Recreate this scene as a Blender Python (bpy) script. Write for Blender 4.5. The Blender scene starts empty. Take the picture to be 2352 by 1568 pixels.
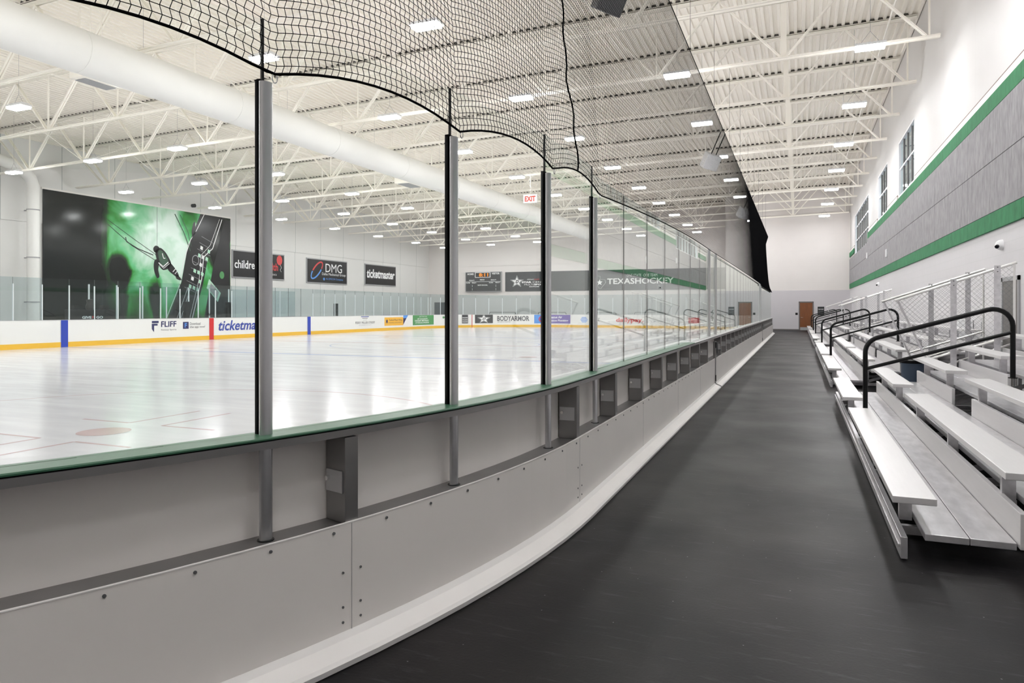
import bpy, math, random
import numpy as np
from mathutils import Vector, Matrix
random.seed(7)
C = bpy.context.scene.collection
S = bpy.context.scene
PI = math.pi

# ------------------------------------------------------------------ camera
F_PX = 1602.5
YAW = math.atan((1834.6 - 1176) / F_PX)
cam = bpy.data.cameras.new('camera')
cam.sensor_width = 36.0
cam.lens = F_PX / 2352 * 36
cam.shift_y = -(784 - 710.8) / 2352
cam.clip_start = 0.05
cam.clip_end = 300
co = bpy.data.objects.new('camera', cam)
C.objects.link(co)
co.location = (0, 0, 1.6)
co.rotation_euler = (PI / 2, 0, YAW)
S.camera = co
S.view_settings.view_transform = 'Standard'
S.view_settings.look = 'None'
S.view_settings.gamma = 1
S.view_settings.use_curve_mapping = False
S.view_settings.exposure = 0.12
LAMP_POWER = 122.0
# ------------------------------------------------------------------ world (daylight outside the high windows)
w = bpy.data.worlds.new('world')
S.world = w
w.use_nodes = True
w.node_tree.nodes['Background'].inputs[0].default_value = (0.85, 0.9, 1.0, 1)
w.node_tree.nodes['Background'].inputs[1].default_value = 0.6
S.cycles.max_bounces = 8
S.cycles.diffuse_bounces = 5
S.cycles.glossy_bounces = 4
S.cycles.transparent_max_bounces = 40

# ------------------------------------------------------------------ materials
def nt(name):
    m = bpy.data.materials.new(name)
    m.use_nodes = True
    n = m.node_tree.nodes
    return m, n, m.node_tree.links, n['Principled BSDF']
def mat(name, col, rough=0.5, metal=0.0, spec=0.5, var=0.0, scale=5.0, bump=0.0, bscale=40.0, stretch=(1, 1, 1), coat=0.0):
    m, n, l, b = nt(name)
    b.inputs['Base Color'].default_value = (*col, 1)
    b.inputs['Roughness'].default_value = rough
    b.inputs['Metallic'].default_value = metal
    b.inputs['Specular IOR Level'].default_value = spec
    b.inputs['Coat Weight'].default_value = coat
    if var or bump:
        tc = n.new('ShaderNodeTexCoord')
        mp = n.new('ShaderNodeMapping')
        mp.inputs['Scale'].default_value = stretch
        l.new(tc.outputs['Object'], mp.inputs[0])
    if var:
        t = n.new('ShaderNodeTexNoise')
        t.inputs['Scale'].default_value = scale
        t.inputs['Detail'].default_value = 5
        l.new(mp.outputs[0], t.inputs['Vector'])
        r = n.new('ShaderNodeMapRange')
        r.inputs[1].default_value = 0.25
        r.inputs[2].default_value = 0.75
        r.inputs[3].default_value = 1 - var
        r.inputs[4].default_value = 1 + var
        l.new(t.outputs[0], r.inputs[0])
        x = n.new('ShaderNodeVectorMath')
        x.operation = 'SCALE'
        x.inputs[0].default_value = col
        l.new(r.outputs[0], x.inputs['Scale'])
        l.new(x.outputs[0], b.inputs['Base Color'])
    if bump:
        t2 = n.new('ShaderNodeTexNoise')
        t2.inputs['Scale'].default_value = bscale
        t2.inputs['Detail'].default_value = 4
        l.new(mp.outputs[0], t2.inputs['Vector'])
        bp = n.new('ShaderNodeBump')
        bp.inputs['Strength'].default_value = bump
        bp.inputs['Distance'].default_value = 0.01
        l.new(t2.outputs[0], bp.inputs['Height'])
        l.new(bp.outputs[0], b.inputs['Normal'])
    return m

def grid_mat(name, col, line, ax_h, ph, axv, pv, wd, rough=0.6, var=0.03, offh=0.0, offv=0.0, stagger=True, bump=0.0):
    """painted wall with a grid of joints (blocks or wall panels)"""
    m, n, l, b = nt(name)
    b.inputs['Roughness'].default_value = rough
    g = n.new('ShaderNodeNewGeometry')
    sp = n.new('ShaderNodeSeparateXYZ')
    l.new(g.outputs['Position'], sp.inputs[0])
    def mth(op, a, c=None, d=None):
        k = n.new('ShaderNodeMath')
        k.operation = op
        for i, v in enumerate((a, c, d)):
            if v is None: continue
            if isinstance(v, (int, float)): k.inputs[i].default_value = v
            else: l.new(v, k.inputs[i])
        return k.outputs[0]
    h = mth('DIVIDE', mth('ADD', sp.outputs[ax_h], -offh + 1000 * ph), ph)
    fh = mth('FRACT', h)
    lh = mth('LESS_THAN', fh, wd / ph)
    v = mth('DIVIDE', mth('ADD', sp.outputs[axv], -offv + 1000 * pv), pv)
    if stagger:
        v = mth('ADD', v, mth('MULTIPLY', mth('FLOOR', mth('MODULO', h, 2.0)), 0.5))
    lv = mth('LESS_THAN', mth('FRACT', v), wd / pv)
    mk = mth('MAXIMUM', lh, lv)
    mx = n.new('ShaderNodeMix')
    mx.data_type = 'RGBA'
    mx.inputs[6].default_value = (*col, 1)
    mx.inputs[7].default_value = (*line, 1)
    l.new(mk, mx.inputs[0])
    t = n.new('ShaderNodeTexNoise')
    t.inputs['Scale'].default_value = 1.2
    t.inputs['Detail'].default_value = 4
    l.new(g.outputs['Position'], t.inputs['Vector'])
    r = n.new('ShaderNodeMapRange')
    r.inputs[3].default_value = 1 - var
    r.inputs[4].default_value = 1 + var
    l.new(t.outputs[0], r.inputs[0])
    x = n.new('ShaderNodeVectorMath')
    x.operation = 'SCALE'
    l.new(mx.outputs[2], x.inputs[0])
    l.new(r.outputs[0], x.inputs['Scale'])
    l.new(x.outputs[0], b.inputs['Base Color'])
    return m

M = {}
M['ceil'] = mat('cream_paint', (0.93, 0.88, 0.79), 0.55)
M['steel'] = mat('cream_steel', (0.96, 0.92, 0.84), 0.5)
M['white'] = mat('white_paint', (0.86, 0.83, 0.80), 0.6, var=0.03, scale=0.8)
M['poly'] = mat('white_polyethylene', (0.88, 0.835, 0.80), 0.26, var=0.02, scale=1.5, spec=0.4)
M['skirt'] = mat('white_skirt', (0.93, 0.90, 0.88), 0.3, var=0.02, scale=3)
M['board'] = mat('rink_board_white', (0.80, 0.80, 0.78), 0.25)
M['yellow'] = mat('kick_yellow', (0.80, 0.47, 0.03), 0.35)
M['blue'] = mat('line_blue', (0.012, 0.045, 0.42), 0.3)
M['red'] = mat('line_red', (0.60, 0.012, 0.015), 0.3)
M['alu'] = mat('aluminium', (0.56, 0.56, 0.575), 0.28, 0.9, var=0.02, scale=3, stretch=(1, 1, 6))
M['alu_dark'] = mat('brushed_aluminium', (0.27, 0.262, 0.26), 0.38, 0.8, var=0.08, scale=4)
M['bench'] = mat('anodised_aluminium', (0.66, 0.65, 0.67), 0.30, 0.75, var=0.16, scale=3, stretch=(5, 1.6, 6))
M['seat'] = mat('seat_aluminium', (0.76, 0.745, 0.75), 0.40, 0.5, var=0.02, scale=6, stretch=(9, 0.5, 6))
M['tube'] = mat('galvanised_tube', (0.82, 0.81, 0.80), 0.3, 0.5)
M['wire'] = mat('galvanised_wire', (0.22, 0.225, 0.23), 0.4, 0.6)
M['green'] = mat('green_cap', (0.03, 0.115, 0.06), 0.4, var=0.1, scale=30)
M['black'] = mat('black_paint', (0.004, 0.004, 0.0045), 0.35, spec=0.22)
M['cord'] = mat('black_cord', (0.003, 0.003, 0.0035), 0.9, spec=0.05)
M['sign'] = mat('sign_black', (0.006, 0.0055, 0.007), 0.3, spec=0.25)
M['txt'] = mat('lettering_white', (0.9, 0.9, 0.9), 0.5)
M['txtblue'] = mat('lettering_blue', (0.02, 0.05, 0.33), 0.4)
M['navy'] = mat('lettering_navy', (0.01, 0.012, 0.10), 0.4)
M['txtred'] = mat('lettering_red', (0.65, 0.03, 0.03), 0.4)
M['grey'] = mat('lettering_grey', (0.09, 0.09, 0.10), 0.5)
M['lgrey'] = mat('light_grey', (0.35, 0.35, 0.36), 0.5)
M['brown'] = mat('dark_brown', (0.10, 0.04, 0.02), 0.5)
M['skyblue'] = mat('sky_blue', (0.08, 0.30, 0.78), 0.4)
M['purple'] = mat('ad_purple', (0.10, 0.05, 0.33), 0.4)
M['adgreen'] = mat('ad_green', (0.06, 0.28, 0.08), 0.4)
M['adyel'] = mat('ad_yellow', (0.85, 0.45, 0.03), 0.4)
M['addark'] = mat('ad_dark', (0.03, 0.032, 0.034), 0.4, spec=0.25)
M['panelgrey'] = mat('banner_charcoal', (0.035, 0.037, 0.04), 0.55, spec=0.25, var=0.06, scale=2)
M['duct'] = mat('white_fabric_duct', (0.85, 0.84, 0.81), 0.75)
M['wood'] = mat('door_wood', (0.19, 0.058, 0.011), 0.35, var=0.18, scale=3, stretch=(9, 9, 0.7))
M['frame'] = mat('door_frame_grey', (0.14, 0.13, 0.125), 0.5)
M['chrome'] = mat('chrome', (0.85, 0.85, 0.85), 0.15, 1.0)
M['bin'] = mat('bin_blue_grey', (0.045, 0.065, 0.10), 0.45)
M['plastic'] = mat('white_plastic', (0.85, 0.85, 0.86), 0.35)
M['lensd'] = mat('dark_lens', (0.01, 0.01, 0.015), 0.1)
M['acoustic'] = mat('grey_acoustic_panel', (0.31, 0.30, 0.31), 0.85, var=0.24, scale=11, stretch=(1, 1, .35), bump=0.4, bscale=30)
M['acgreen'] = mat('green_acoustic_panel', (0.035, 0.205, 0.085), 0.85, var=0.22, scale=7, stretch=(1, 1, .5), bump=0.4, bscale=30)
M['darksteel'] = mat('dark_speaker_grey', (0.12, 0.12, 0.125), 0.5)
M['wallL'] = grid_mat('wall_panels_white', (0.74, 0.73, 0.71), (0.38, 0.41, 0.39), 2, 50, 1, 3.05, 0.035, offh=-20.0, offv=0.4, stagger=False)
M['wallR'] = grid_mat('painted_block', (0.66, 0.645, 0.66), (0.62, 0.615, 0.62), 2, 0.203, 1, 0.406, 0.012)
M['wallRu'] = grid_mat('wall_upper_white', (0.66, 0.64, 0.625), (0.62, 0.60, 0.58), 2, 50, 1, 3.6, 0.02, offh=-20, stagger=False)
M['wallE'] = grid_mat('end_wall_white', (0.73, 0.69, 0.665), (0.70, 0.665, 0.64), 2, 1.22, 0, 2.44, 0.015, stagger=True)
M['wallEl'] = grid_mat('end_wall_grey', (0.58, 0.55, 0.57), (0.58, 0.55, 0.57), 2, 0.203, 0, 0.406, 0.01)

def ice_mat(name, col):
    m, n, l, b = nt(name)
    g = n.new('ShaderNodeNewGeometry')
    mp = n.new('ShaderNodeMapping')
    mp.inputs['Rotation'].default_value = (0, 0, 0.5)
    mp.inputs['Scale'].default_value = (0.35, 2.2, 1)
    l.new(g.outputs['Position'], mp.inputs[0])
    t = n.new('ShaderNodeTexNoise')
    t.inputs['Scale'].default_value = 1.1
    t.inputs['Detail'].default_value = 8
    t.inputs['Roughness'].default_value = 0.65
    l.new(mp.outputs[0], t.inputs['Vector'])
    r = n.new('ShaderNodeMapRange')
    r.inputs[1].default_value = 0.35
    r.inputs[2].default_value = 0.7
    r.inputs[3].default_value = 0.15
    r.inputs[4].default_value = 0.22
    l.new(t.outputs[0], r.inputs[0])
    l.new(r.outputs[0], b.inputs['Roughness'])
    r2 = n.new('ShaderNodeMapRange')
    r2.inputs[1].default_value = 0.3
    r2.inputs[2].default_value = 0.7
    r2.inputs[3].default_value = 0.975
    r2.inputs[4].default_value = 1.02
    l.new(t.outputs[0], r2.inputs[0])
    x = n.new('ShaderNodeVectorMath')
    x.operation = 'SCALE'
    x.inputs[0].default_value = col
    l.new(r2.outputs[0], x.inputs['Scale'])
    l.new(x.outputs[0], b.inputs['Base Color'])
    t2 = n.new('ShaderNodeTexNoise')
    t2.inputs['Scale'].default_value = 3
    t2.inputs['Detail'].default_value = 6
    l.new(mp.outputs[0], t2.inputs['Vector'])
    bp = n.new('ShaderNodeBump')
    bp.inputs['Strength'].default_value = 0.03
    bp.inputs['Distance'].default_value = 0.01
    l.new(t2.outputs[0], bp.inputs['Height'])
    l.new(bp.outputs[0], b.inputs['Normal'])
    b.inputs['IOR'].default_value = 1.38
    return m
M['gap_shade'] = mat('painted_gap_shade', (0.07, 0.065, 0.055), 0.9)  # dark tone standing in for shade inside the deck flutes
M['bundle'] = mat('worn_dark_leather', (0.05, 0.04, 0.035), 0.5, var=.5, scale=9)
M['jersey'] = mat('printed_dark_green', (0.012, 0.07, 0.03), 0.3)
M['mint'] = mat('printed_mint', (0.50, 0.78, 0.60), 0.3)
M['ice'] = ice_mat('ice', (0.61, 0.61, 0.63))
M['iceblue'] = ice_mat('ice_blue_line', (0.36, 0.41, 0.60))
M['icered'] = ice_mat('ice_red_line', (0.50, 0.38, 0.375))

def floor_mat():
    m, n, l, b = nt('black_rubber')
    g = n.new('ShaderNodeNewGeometry')
    t = n.new('ShaderNodeTexNoise')
    t.inputs['Scale'].default_value = 0.9
    t.inputs['Detail'].default_value = 8
    l.new(g.outputs['Position'], t.inputs['Vector'])
    cr = n.new('ShaderNodeValToRGB')
    cr.color_ramp.elements[0].position = 0.35
    cr.color_ramp.elements[0].color = (0.004, 0.004, 0.005, 1)
    cr.color_ramp.elements[1].position = 0.7
    cr.color_ramp.elements[1].color = (0.0145, 0.0125, 0.0125, 1)
    l.new(t.outputs[0], cr.inputs[0])
    v = n.new('ShaderNodeTexVoronoi')
    v.inputs['Scale'].default_value = 9
    l.new(g.outputs['Position'], v.inputs['Vector'])
    lt = n.new('ShaderNodeMath')
    lt.operation = 'LESS_THAN'
    lt.inputs[1].default_value = 0.035
    l.new(v.outputs['Distance'], lt.inputs[0])
    # roll seams across the aisle
    sp = n.new('ShaderNodeSeparateXYZ')
    l.new(g.outputs['Position'], sp.inputs[0])
    d = n.new('ShaderNodeMath'); d.operation = 'MULTIPLY_ADD'
    d.inputs[1].default_value = 1 / 1.22; d.inputs[2].default_value = 100
    l.new(sp.outputs[1], d.inputs[0])
    fr = n.new('ShaderNodeMath'); fr.operation = 'FRACT'
    l.new(d.outputs[0], fr.inputs[0])
    ls = n.new('ShaderNodeMath'); ls.operation = 'LESS_THAN'; ls.inputs[1].default_value = 0.006
    l.new(fr.outputs[0], ls.inputs[0])
    mx = n.new('ShaderNodeMix'); mx.data_type = 'RGBA'
    l.new(ls.outputs[0], mx.inputs[0])
    l.new(cr.outputs[0], mx.inputs[6])
    mx.inputs[7].default_value = (0.012, 0.011, 0.013, 1)
    mx2 = n.new('ShaderNodeMix'); mx2.data_type = 'RGBA'
    l.new(lt.outputs[0], mx2.inputs[0])
    l.new(mx.outputs[2], mx2.inputs[6])
    mx2.inputs[7].default_value = (0.2, 0.195, 0.2, 1)
    b.inputs['Specular IOR Level'].default_value = 0.2
    mp = n.new('ShaderNodeMapping'); mp.inputs['Rotation'].default_value = (0, 0, .35); mp.inputs['Scale'].default_value = (1.2, 9, 1)
    l.new(g.outputs['Position'], mp.inputs[0])
    t3 = n.new('ShaderNodeTexNoise'); t3.inputs['Scale'].default_value = 2.6; t3.inputs['Detail'].default_value = 9; t3.inputs['Roughness'].default_value = .75
    l.new(mp.outputs[0], t3.inputs['Vector'])
    r3 = n.new('ShaderNodeMapRange'); r3.inputs[1].default_value = .56; r3.inputs[2].default_value = .72; r3.inputs[3].default_value = 0; r3.inputs[4].default_value = .55
    l.new(t3.outputs[0], r3.inputs[0])
    mx3 = n.new('ShaderNodeMix'); mx3.data_type = 'RGBA'
    l.new(r3.outputs[0], mx3.inputs[0]); l.new(mx2.outputs[2], mx3.inputs[6]); mx3.inputs[7].default_value = (.075, .072, .08, 1)
    l.new(mx3.outputs[2], b.inputs['Base Color'])
    r = n.new('ShaderNodeMapRange')
    r.inputs[1].default_value = 0.3
    r.inputs[2].default_value = 0.7
    r.inputs[3].default_value = 0.52
    r.inputs[4].default_value = 0.42
    l.new(t.outputs[0], r.inputs[0])
    l.new(r.outputs[0], b.inputs['Roughness'])
    t2 = n.new('ShaderNodeTexNoise')
    t2.inputs['Scale'].default_value = 60
    l.new(g.outputs['Position'], t2.inputs['Vector'])
    bp = n.new('ShaderNodeBump')
    bp.inputs['Strength'].default_value = 0.12
    bp.inputs['Distance'].default_value = 0.005
    l.new(t2.outputs[0], bp.inputs['Height'])
    l.new(bp.outputs[0], b.inputs['Normal'])
    return m
M['floor'] = floor_mat()

def glass_mat(name, tint, ior=1.40):
    m = bpy.data.materials.new(name)
    m.use_nodes = True
    n, l = m.node_tree.nodes, m.node_tree.links
    n.remove(n['Principled BSDF'])
    tr = n.new('ShaderNodeBsdfTransparent')
    tr.inputs[0].default_value = (*tint, 1)
    gl = n.new('ShaderNodeBsdfGlossy')
    gl.inputs['Roughness'].default_value = 0.0
    gl.inputs['Color'].default_value = (0.95, 1, 0.97, 1)
    fr = n.new('ShaderNodeFresnel')
    ge = n.new('ShaderNodeNewGeometry')
    mr = n.new('ShaderNodeMapRange')
    mr.inputs[3].default_value = ior
    mr.inputs[4].default_value = 1 / ior
    l.new(ge.outputs['Backfacing'], mr.inputs[0])
    l.new(mr.outputs[0], fr.inputs[0])
    mx = n.new('ShaderNodeMixShader')
    l.new(fr.outputs[0], mx.inputs[0])
    l.new(tr.outputs[0], mx.inputs[1])
    l.new(gl.outputs[0], mx.inputs[2])
    l.new(mx.outputs[0], n['Material Output'].inputs[0])
    return m
M['glass'] = glass_mat('tempered_glass', (0.985, 0.995, 0.985))
M['glassfar'] = glass_mat('tinted_rink_glass', (0.85, 0.90, 0.91))
M['winglass'] = glass_mat('window_glass', (0.85, 0.9, 0.93))

def emis(name, col, s):
    m = bpy.data.materials.new(name)
    m.use_nodes = True
    n, l = m.node_tree.nodes, m.node_tree.links
    n.remove(n['Principled BSDF'])
    e = n.new('ShaderNodeEmission')
    e.inputs[0].default_value = (*col, 1)
    e.inputs[1].default_value = s
    l.new(e.outputs[0], n['Material Output'].inputs[0])
    return m
M['lamp'] = emis('led_lens', (0.975, 0.98, 1.0), LAMP_POWER)
M['led'] = emis('scoreboard_digit', (1.0, 0.30, 0.01), 1.1)
M['exit'] = emis('exit_red', (1.0, 0.12, 0.08), 0.9)

# ------------------------------------------------------------------ mesh helpers
class MB:
    def __init__(s):
        s.v = []; s.f = []
    def box(s, x0, x1, y0, y1, z0, z1):
        k = len(s.v)
        s.v += [(x0, y0, z0), (x1, y0, z0), (x1, y1, z0), (x0, y1, z0), (x0, y0, z1), (x1, y0, z1), (x1, y1, z1), (x0, y1, z1)]
        s.f += [tuple(k + i for i in q) for q in ((0, 3, 2, 1), (4, 5, 6, 7), (0, 1, 5, 4), (1, 2, 6, 5), (2, 3, 7, 6), (3, 0, 4, 7))]
        return s
    def bar(s, a, b, w, h=None, up=(0, 0, 1)):
        h = h or w
        a, b = Vector(a), Vector(b)
        d = (b - a).normalized()
        u = Vector(up)
        if abs(d.dot(u)) > 0.98: u = Vector((1, 0, 0))
        r = d.cross(u).normalized(); u = r.cross(d)
        k = len(s.v)
        for p in (a, b):
            for i, j in ((-1, -1), (1, -1), (1, 1), (-1, 1)):
                s.v.append(tuple(p + r * (i * w / 2) + u * (j * h / 2)))
        s.f += [tuple(k + i for i in q) for q in ((0, 1, 2, 3), (7, 6, 5, 4), (0, 4, 5, 1), (1, 5, 6, 2), (2, 6, 7, 3), (3, 7, 4, 0))]
        return s
    def tube(s, pts, r, n=10, cap=True):
        pts = [Vector(p) for p in pts]
        k = len(s.v)
        t0 = None; u = None
        for i, p in enumerate(pts):
            if i == 0: d = pts[1] - p
            elif i == len(pts) - 1: d = p - pts[i - 1]
            else: d = (pts[i + 1] - p).normalized() + (p - pts[i - 1]).normalized()
            d.normalize()
            if u is None:
                u = d.orthogonal().normalized()
            else:
                u = (u - d * u.dot(d)).normalized()
            v = d.cross(u)
            for j in range(n):
                a = 2 * PI * j / n
                s.v.append(tuple(p + u * (r * math.cos(a)) + v * (r * math.sin(a))))
        for i in range(len(pts) - 1):
            for j in range(n):
                s.f.append((k + i * n + j, k + i * n + (j + 1) % n, k + (i + 1) * n + (j + 1) % n, k + (i + 1) * n + j))
        if cap:
            s.f.append(tuple(k + j for j in range(n))[::-1])
            s.f.append(tuple(k + (len(pts) - 1) * n + j for j in range(n)))
        return s
    def poly(s, pts, d):
        """closed outline pts (3-D, coplanar) thickened along vector d"""
        d = Vector(d); k = len(s.v); n = len(pts)
        s.v += [tuple(Vector(p)) for p in pts] + [tuple(Vector(p) + d) for p in pts]
        s.f.append(tuple(range(k, k + n))[::-1]); s.f.append(tuple(range(k + n, k + 2 * n)))
        for i in range(n):
            j = (i + 1) % n
            s.f.append((k + i, k + j, k + n + j, k + n + i))
        return s
    def lathe(s, prof, c=(0, 0, 0), n=24):
        k = len(s.v)
        for r, z in prof:
            for j in range(n):
                a = 2 * PI * j / n
                s.v.append((c[0] + r * math.cos(a), c[1] + r * math.sin(a), c[2] + z))
        for i in range(len(prof) - 1):
            for j in range(n):
                s.f.append((k + i * n + j, k + i * n + (j + 1) % n, k + (i + 1) * n + (j + 1) % n, k + (i + 1) * n + j))
        s.f.append(tuple(k + j for j in range(n))[::-1])
        s.f.append(tuple(k + (len(prof) - 1) * n + j for j in range(n)))
        return s
    def obj(s, name, m, parent=None, bevel=0.0, smooth=False, fix=True):
        me = bpy.data.meshes.new(name)
        me.from_pydata(s.v, [], s.f)
        me.materials.append(M[m] if isinstance(m, str) else m)
        o = bpy.data.objects.new(name, me)
        C.objects.link(o)
        if fix:
            import bmesh
            b = bmesh.new(); b.from_mesh(me)
            bmesh.ops.recalc_face_normals(b, faces=b.faces)
            b.to_mesh(me); b.free()
        if parent: o.parent = parent
        if bevel:
            md = o.modifiers.new('bevel', 'BEVEL'); md.width = bevel; md.segments = 2; md.limit_method = 'ANGLE'
        if smooth:
            for p in me.polygons: p.use_smooth = True
            md = o.modifiers.new('edge', 'EDGE_SPLIT'); md.split_angle = math.radians(40)
        return o
def tag(o, label, cat, group=None, kind=None):
    o['label'] = label
    if cat: o['category'] = cat
    if group: o['group'] = group
    if kind: o['kind'] = kind
    return o
def empty(name, loc, label, cat, group=None):
    o = bpy.data.objects.new(name, None)
    C.objects.link(o); o.location = loc; o.empty_display_size = 0.2
    return tag(o, label, cat, group)
def struct(o):
    o['kind'] = 'structure'; return o
def part(o, parent):
    o.parent = parent
    o.matrix_parent_inverse = Matrix.Translation(parent.location).inverted()
    return o
def copy_tree(o, parent=None, kids=None):
    c = o.copy(); C.objects.link(c)
    if parent: c.parent = parent
    for ch in (kids or {}).get(o, list(o.children)):
        copy_tree(ch, c)
    return c
def local(mb, o):
    """shift verts so they are relative to thing's origin"""
    ox, oy, oz = o.location
    mb.v = [(x - ox, y - oy, z - oz) for x, y, z in mb.v]
    return mb

def strands(name, P, r, m, parent=None, sides=3, name2=None):
    """P: (n, k, 3) polylines -> one mesh of thin prisms"""
    P = np.asarray(P, dtype=np.float64)
    n, k, _ = P.shape
    T = np.gradient(P, axis=1)
    T /= np.linalg.norm(T, axis=2, keepdims=True) + 1e-12
    ref = np.zeros_like(T); ref[..., 0] = 0.92; ref[..., 1] = 0.25; ref[..., 2] = 0.3
    U = np.cross(T, ref); U /= np.linalg.norm(U, axis=2, keepdims=True) + 1e-12
    V = np.cross(T, U)
    rings = []
    rr = np.broadcast_to(np.asarray(r, dtype=np.float64), (n, k))[..., None]
    for j in range(sides):
        a = 2 * PI * j / sides
        rings.append(P + rr * (math.cos(a) * U + math.sin(a) * V))
    W = np.stack(rings, axis=2)            # n,k,s,3
    verts = W.reshape(-1, 3)
    idx = np.arange(n * k * sides).reshape(n, k, sides)
    a = idx[:, :-1, :]; b = np.roll(idx, -1, axis=2)[:, :-1, :]
    c = np.roll(idx, -1, axis=2)[:, 1:, :]; d = idx[:, 1:, :]
    quads = np.stack([a, b, c, d], axis=-1).reshape(-1, 4)
    me = bpy.data.meshes.new(name)
    me.vertices.add(len(verts)); me.vertices.foreach_set('co', verts.astype(np.float32).ravel())
    me.loops.add(len(quads) * 4); me.loops.foreach_set('vertex_index', quads.astype(np.int32).ravel())
    me.polygons.add(len(quads)); me.polygons.foreach_set('loop_start', (np.arange(len(quads)) * 4).astype(np.int32))
    me.update(calc_edges=True)
    me.materials.append(M[m])
    o = bpy.data.objects.new(name, me); C.objects.link(o)
    if parent: o.parent = parent
    return o

# text: mesh lettering mapped through fn(a, b) with a to the right, b up
_tc = {}
def text_mesh(s, bold=0.0, shear=0.0, spacing=1.0):
    key = (s, bold, shear, spacing)
    if key in _tc: return _tc[key]
    cu = bpy.data.curves.new('t', 'FONT'); cu.body = s; cu.offset = bold; cu.shear = shear; cu.space_character = spacing
    cu.resolution_u = 3
    o = bpy.data.objects.new('t', cu); C.objects.link(o)
    dg = bpy.context.evaluated_depsgraph_get()
    me = bpy.data.meshes.new_from_object(o.evaluated_get(dg))
    V = [tuple(v.co) for v in me.vertices]; Fc = [tuple(p.vertices) for p in me.polygons]
    bpy.data.objects.remove(o); bpy.data.curves.remove(cu); bpy.data.meshes.remove(me)
    xs = [v[0] for v in V]; ys = [v[1] for v in V]
    x0, x1, y0, y1 = min(xs), max(xs), min(ys), max(ys)
    V = [((v[0] - x0) / (x1 - x0), (v[1] - y0) / (y1 - y0)) for v in V]
    _tc[key] = (V, Fc)
    return _tc[key]
def text(s, fn, a0, a1, b0, b1, m, parent, bold=0.0, shear=0.0, name='lettering', spacing=1.0):
    V, Fc = text_mesh(s, bold, shear, spacing)
    me = bpy.data.meshes.new(name)
    me.from_pydata([fn(a0 + v[0] * (a1 - a0), b0 + v[1] * (b1 - b0)) for v in V], [], Fc)
    me.materials.append(M[m])
    o = bpy.data.objects.new(name, me); C.objects.link(o)
    if parent: part(o, parent)
    return o
def shape(pts, fn, m, parent, name='emblem'):
    me = bpy.data.meshes.new(name)
    me.from_pydata([fn(a, b) for a, b in pts], [], [tuple(range(len(pts)))])
    me.materials.append(M[m])
    o = bpy.data.objects.new(name, me); C.objects.link(o)
    if parent: part(o, parent)
    return o
def ring(ca, cb, ra, rb, th, fn, m, parent, a0=0, a1=360, rot=0, name='emblem', taper=False):
    n = 40; V = []; Fc = []
    for i in range(n + 1):
        t = math.radians(a0 + (a1 - a0) * i / n)
        k = th * (1 if not taper else 0.25 + 0.75 * i / n)
        for q in (0, 1):
            x = (ra - k * q) * math.cos(t); y = (rb - k * q) * math.sin(t)
            cr, sr = math.cos(rot), math.sin(rot)
            V.append(fn(ca + x * cr - y * sr, cb + x * sr + y * cr))
    for i in range(n): Fc.append((2 * i, 2 * i + 1, 2 * i + 3, 2 * i + 2))
    me = bpy.data.meshes.new(name); me.from_pydata(V, [], Fc); me.materials.append(M[m])
    o = bpy.data.objects.new(name, me); C.objects.link(o)
    if parent: part(o, parent)
    return o
def rect(a0, a1, b0, b1, fn, m, parent, name='printed_panel', n=10):
    V = []; Fc = []
    for i in range(n + 1):
        a = a0 + (a1 - a0) * i / n
        V += [fn(a, b0), fn(a, b1)]
    for i in range(n): Fc.append((2 * i, 2 * i + 2, 2 * i + 3, 2 * i + 1))
    me = bpy.data.meshes.new(name); me.from_pydata(V, [], Fc); me.materials.append(M[m])
    o = bpy.data.objects.new(name, me); C.objects.link(o)
    if parent: part(o, parent)
    return o
def star_pts(ca, cb, R1, R2, sx=1.0, rot=PI / 2):
    return [(ca + sx * (R1 if i % 2 == 0 else R2) * math.cos(rot + i * PI / 5), cb + (R1 if i % 2 == 0 else R2) * math.sin(rot + i * PI / 5)) for i in range(10)]

# ------------------------------------------------------------------ dimensions
ICE = 0.07
XN, XL, Y0, Y1, R = -1.757, -27.787, -3.30, 57.66, 8.53
A = Y1 - R - (Y0 + R); Q = PI / 2 * R; B = XN - XL - 2 * R
PERIM = 2 * A + 4 * Q + 2 * B
def rp(u, o=0.0):
    u = u % PERIM if u >= 0 else u
    if u < 0:
        if u < -Q: return (XN - R + (u + Q), Y0 - o)
        a = -u / R
        return (XN - R + (R + o) * math.cos(a), Y0 + R - (R + o) * math.sin(a))
    if u <= A: return (XN + o, Y0 + R + u)
    u -= A
    if u <= Q:
        a = u / R; return (XN - R + (R + o) * math.cos(a), Y1 - R + (R + o) * math.sin(a))
    u -= Q
    if u <= B: return (XN - R - u, Y1 + o)
    u -= B
    if u <= Q:
        a = u / R; return (XL + R - (R + o) * math.sin(a), Y1 - R + (R + o) * math.cos(a))
    u -= Q
    if u <= A: return (XL - o, Y1 - R - u)
    u -= A
    if u <= Q:
        a = u / R; return (XL + R - (R + o) * math.cos(a), Y0 + R - (R + o) * math.sin(a))
    u -= Q
    if u <= B: return (XL + R + u, Y0 - o)
    a = (Q - (u - B)) / R
    return (XN - R + (R + o) * math.cos(a), Y0 + R - (R + o) * math.sin(a))
def sweep(prof, u0, u1, step=0.35):
    mb = MB(); n = max(2, int(abs(u1 - u0) / step) + 1); k = len(prof)
    for i in range(n + 1):
        u = u0 + (u1 - u0) * i / n
        for o, z in prof:
            x, y = rp(u, o); mb.v.append((x, y, z))
    for i in range(n):
        for j in range(k):
            mb.f.append((i * k + j, i * k + (j + 1) % k, (i + 1) * k + (j + 1) % k, (i + 1) * k + j))
    mb.f.append(tuple(range(k))); mb.f.append(tuple(n * k + j for j in range(k))[::-1])
    return mb
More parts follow.
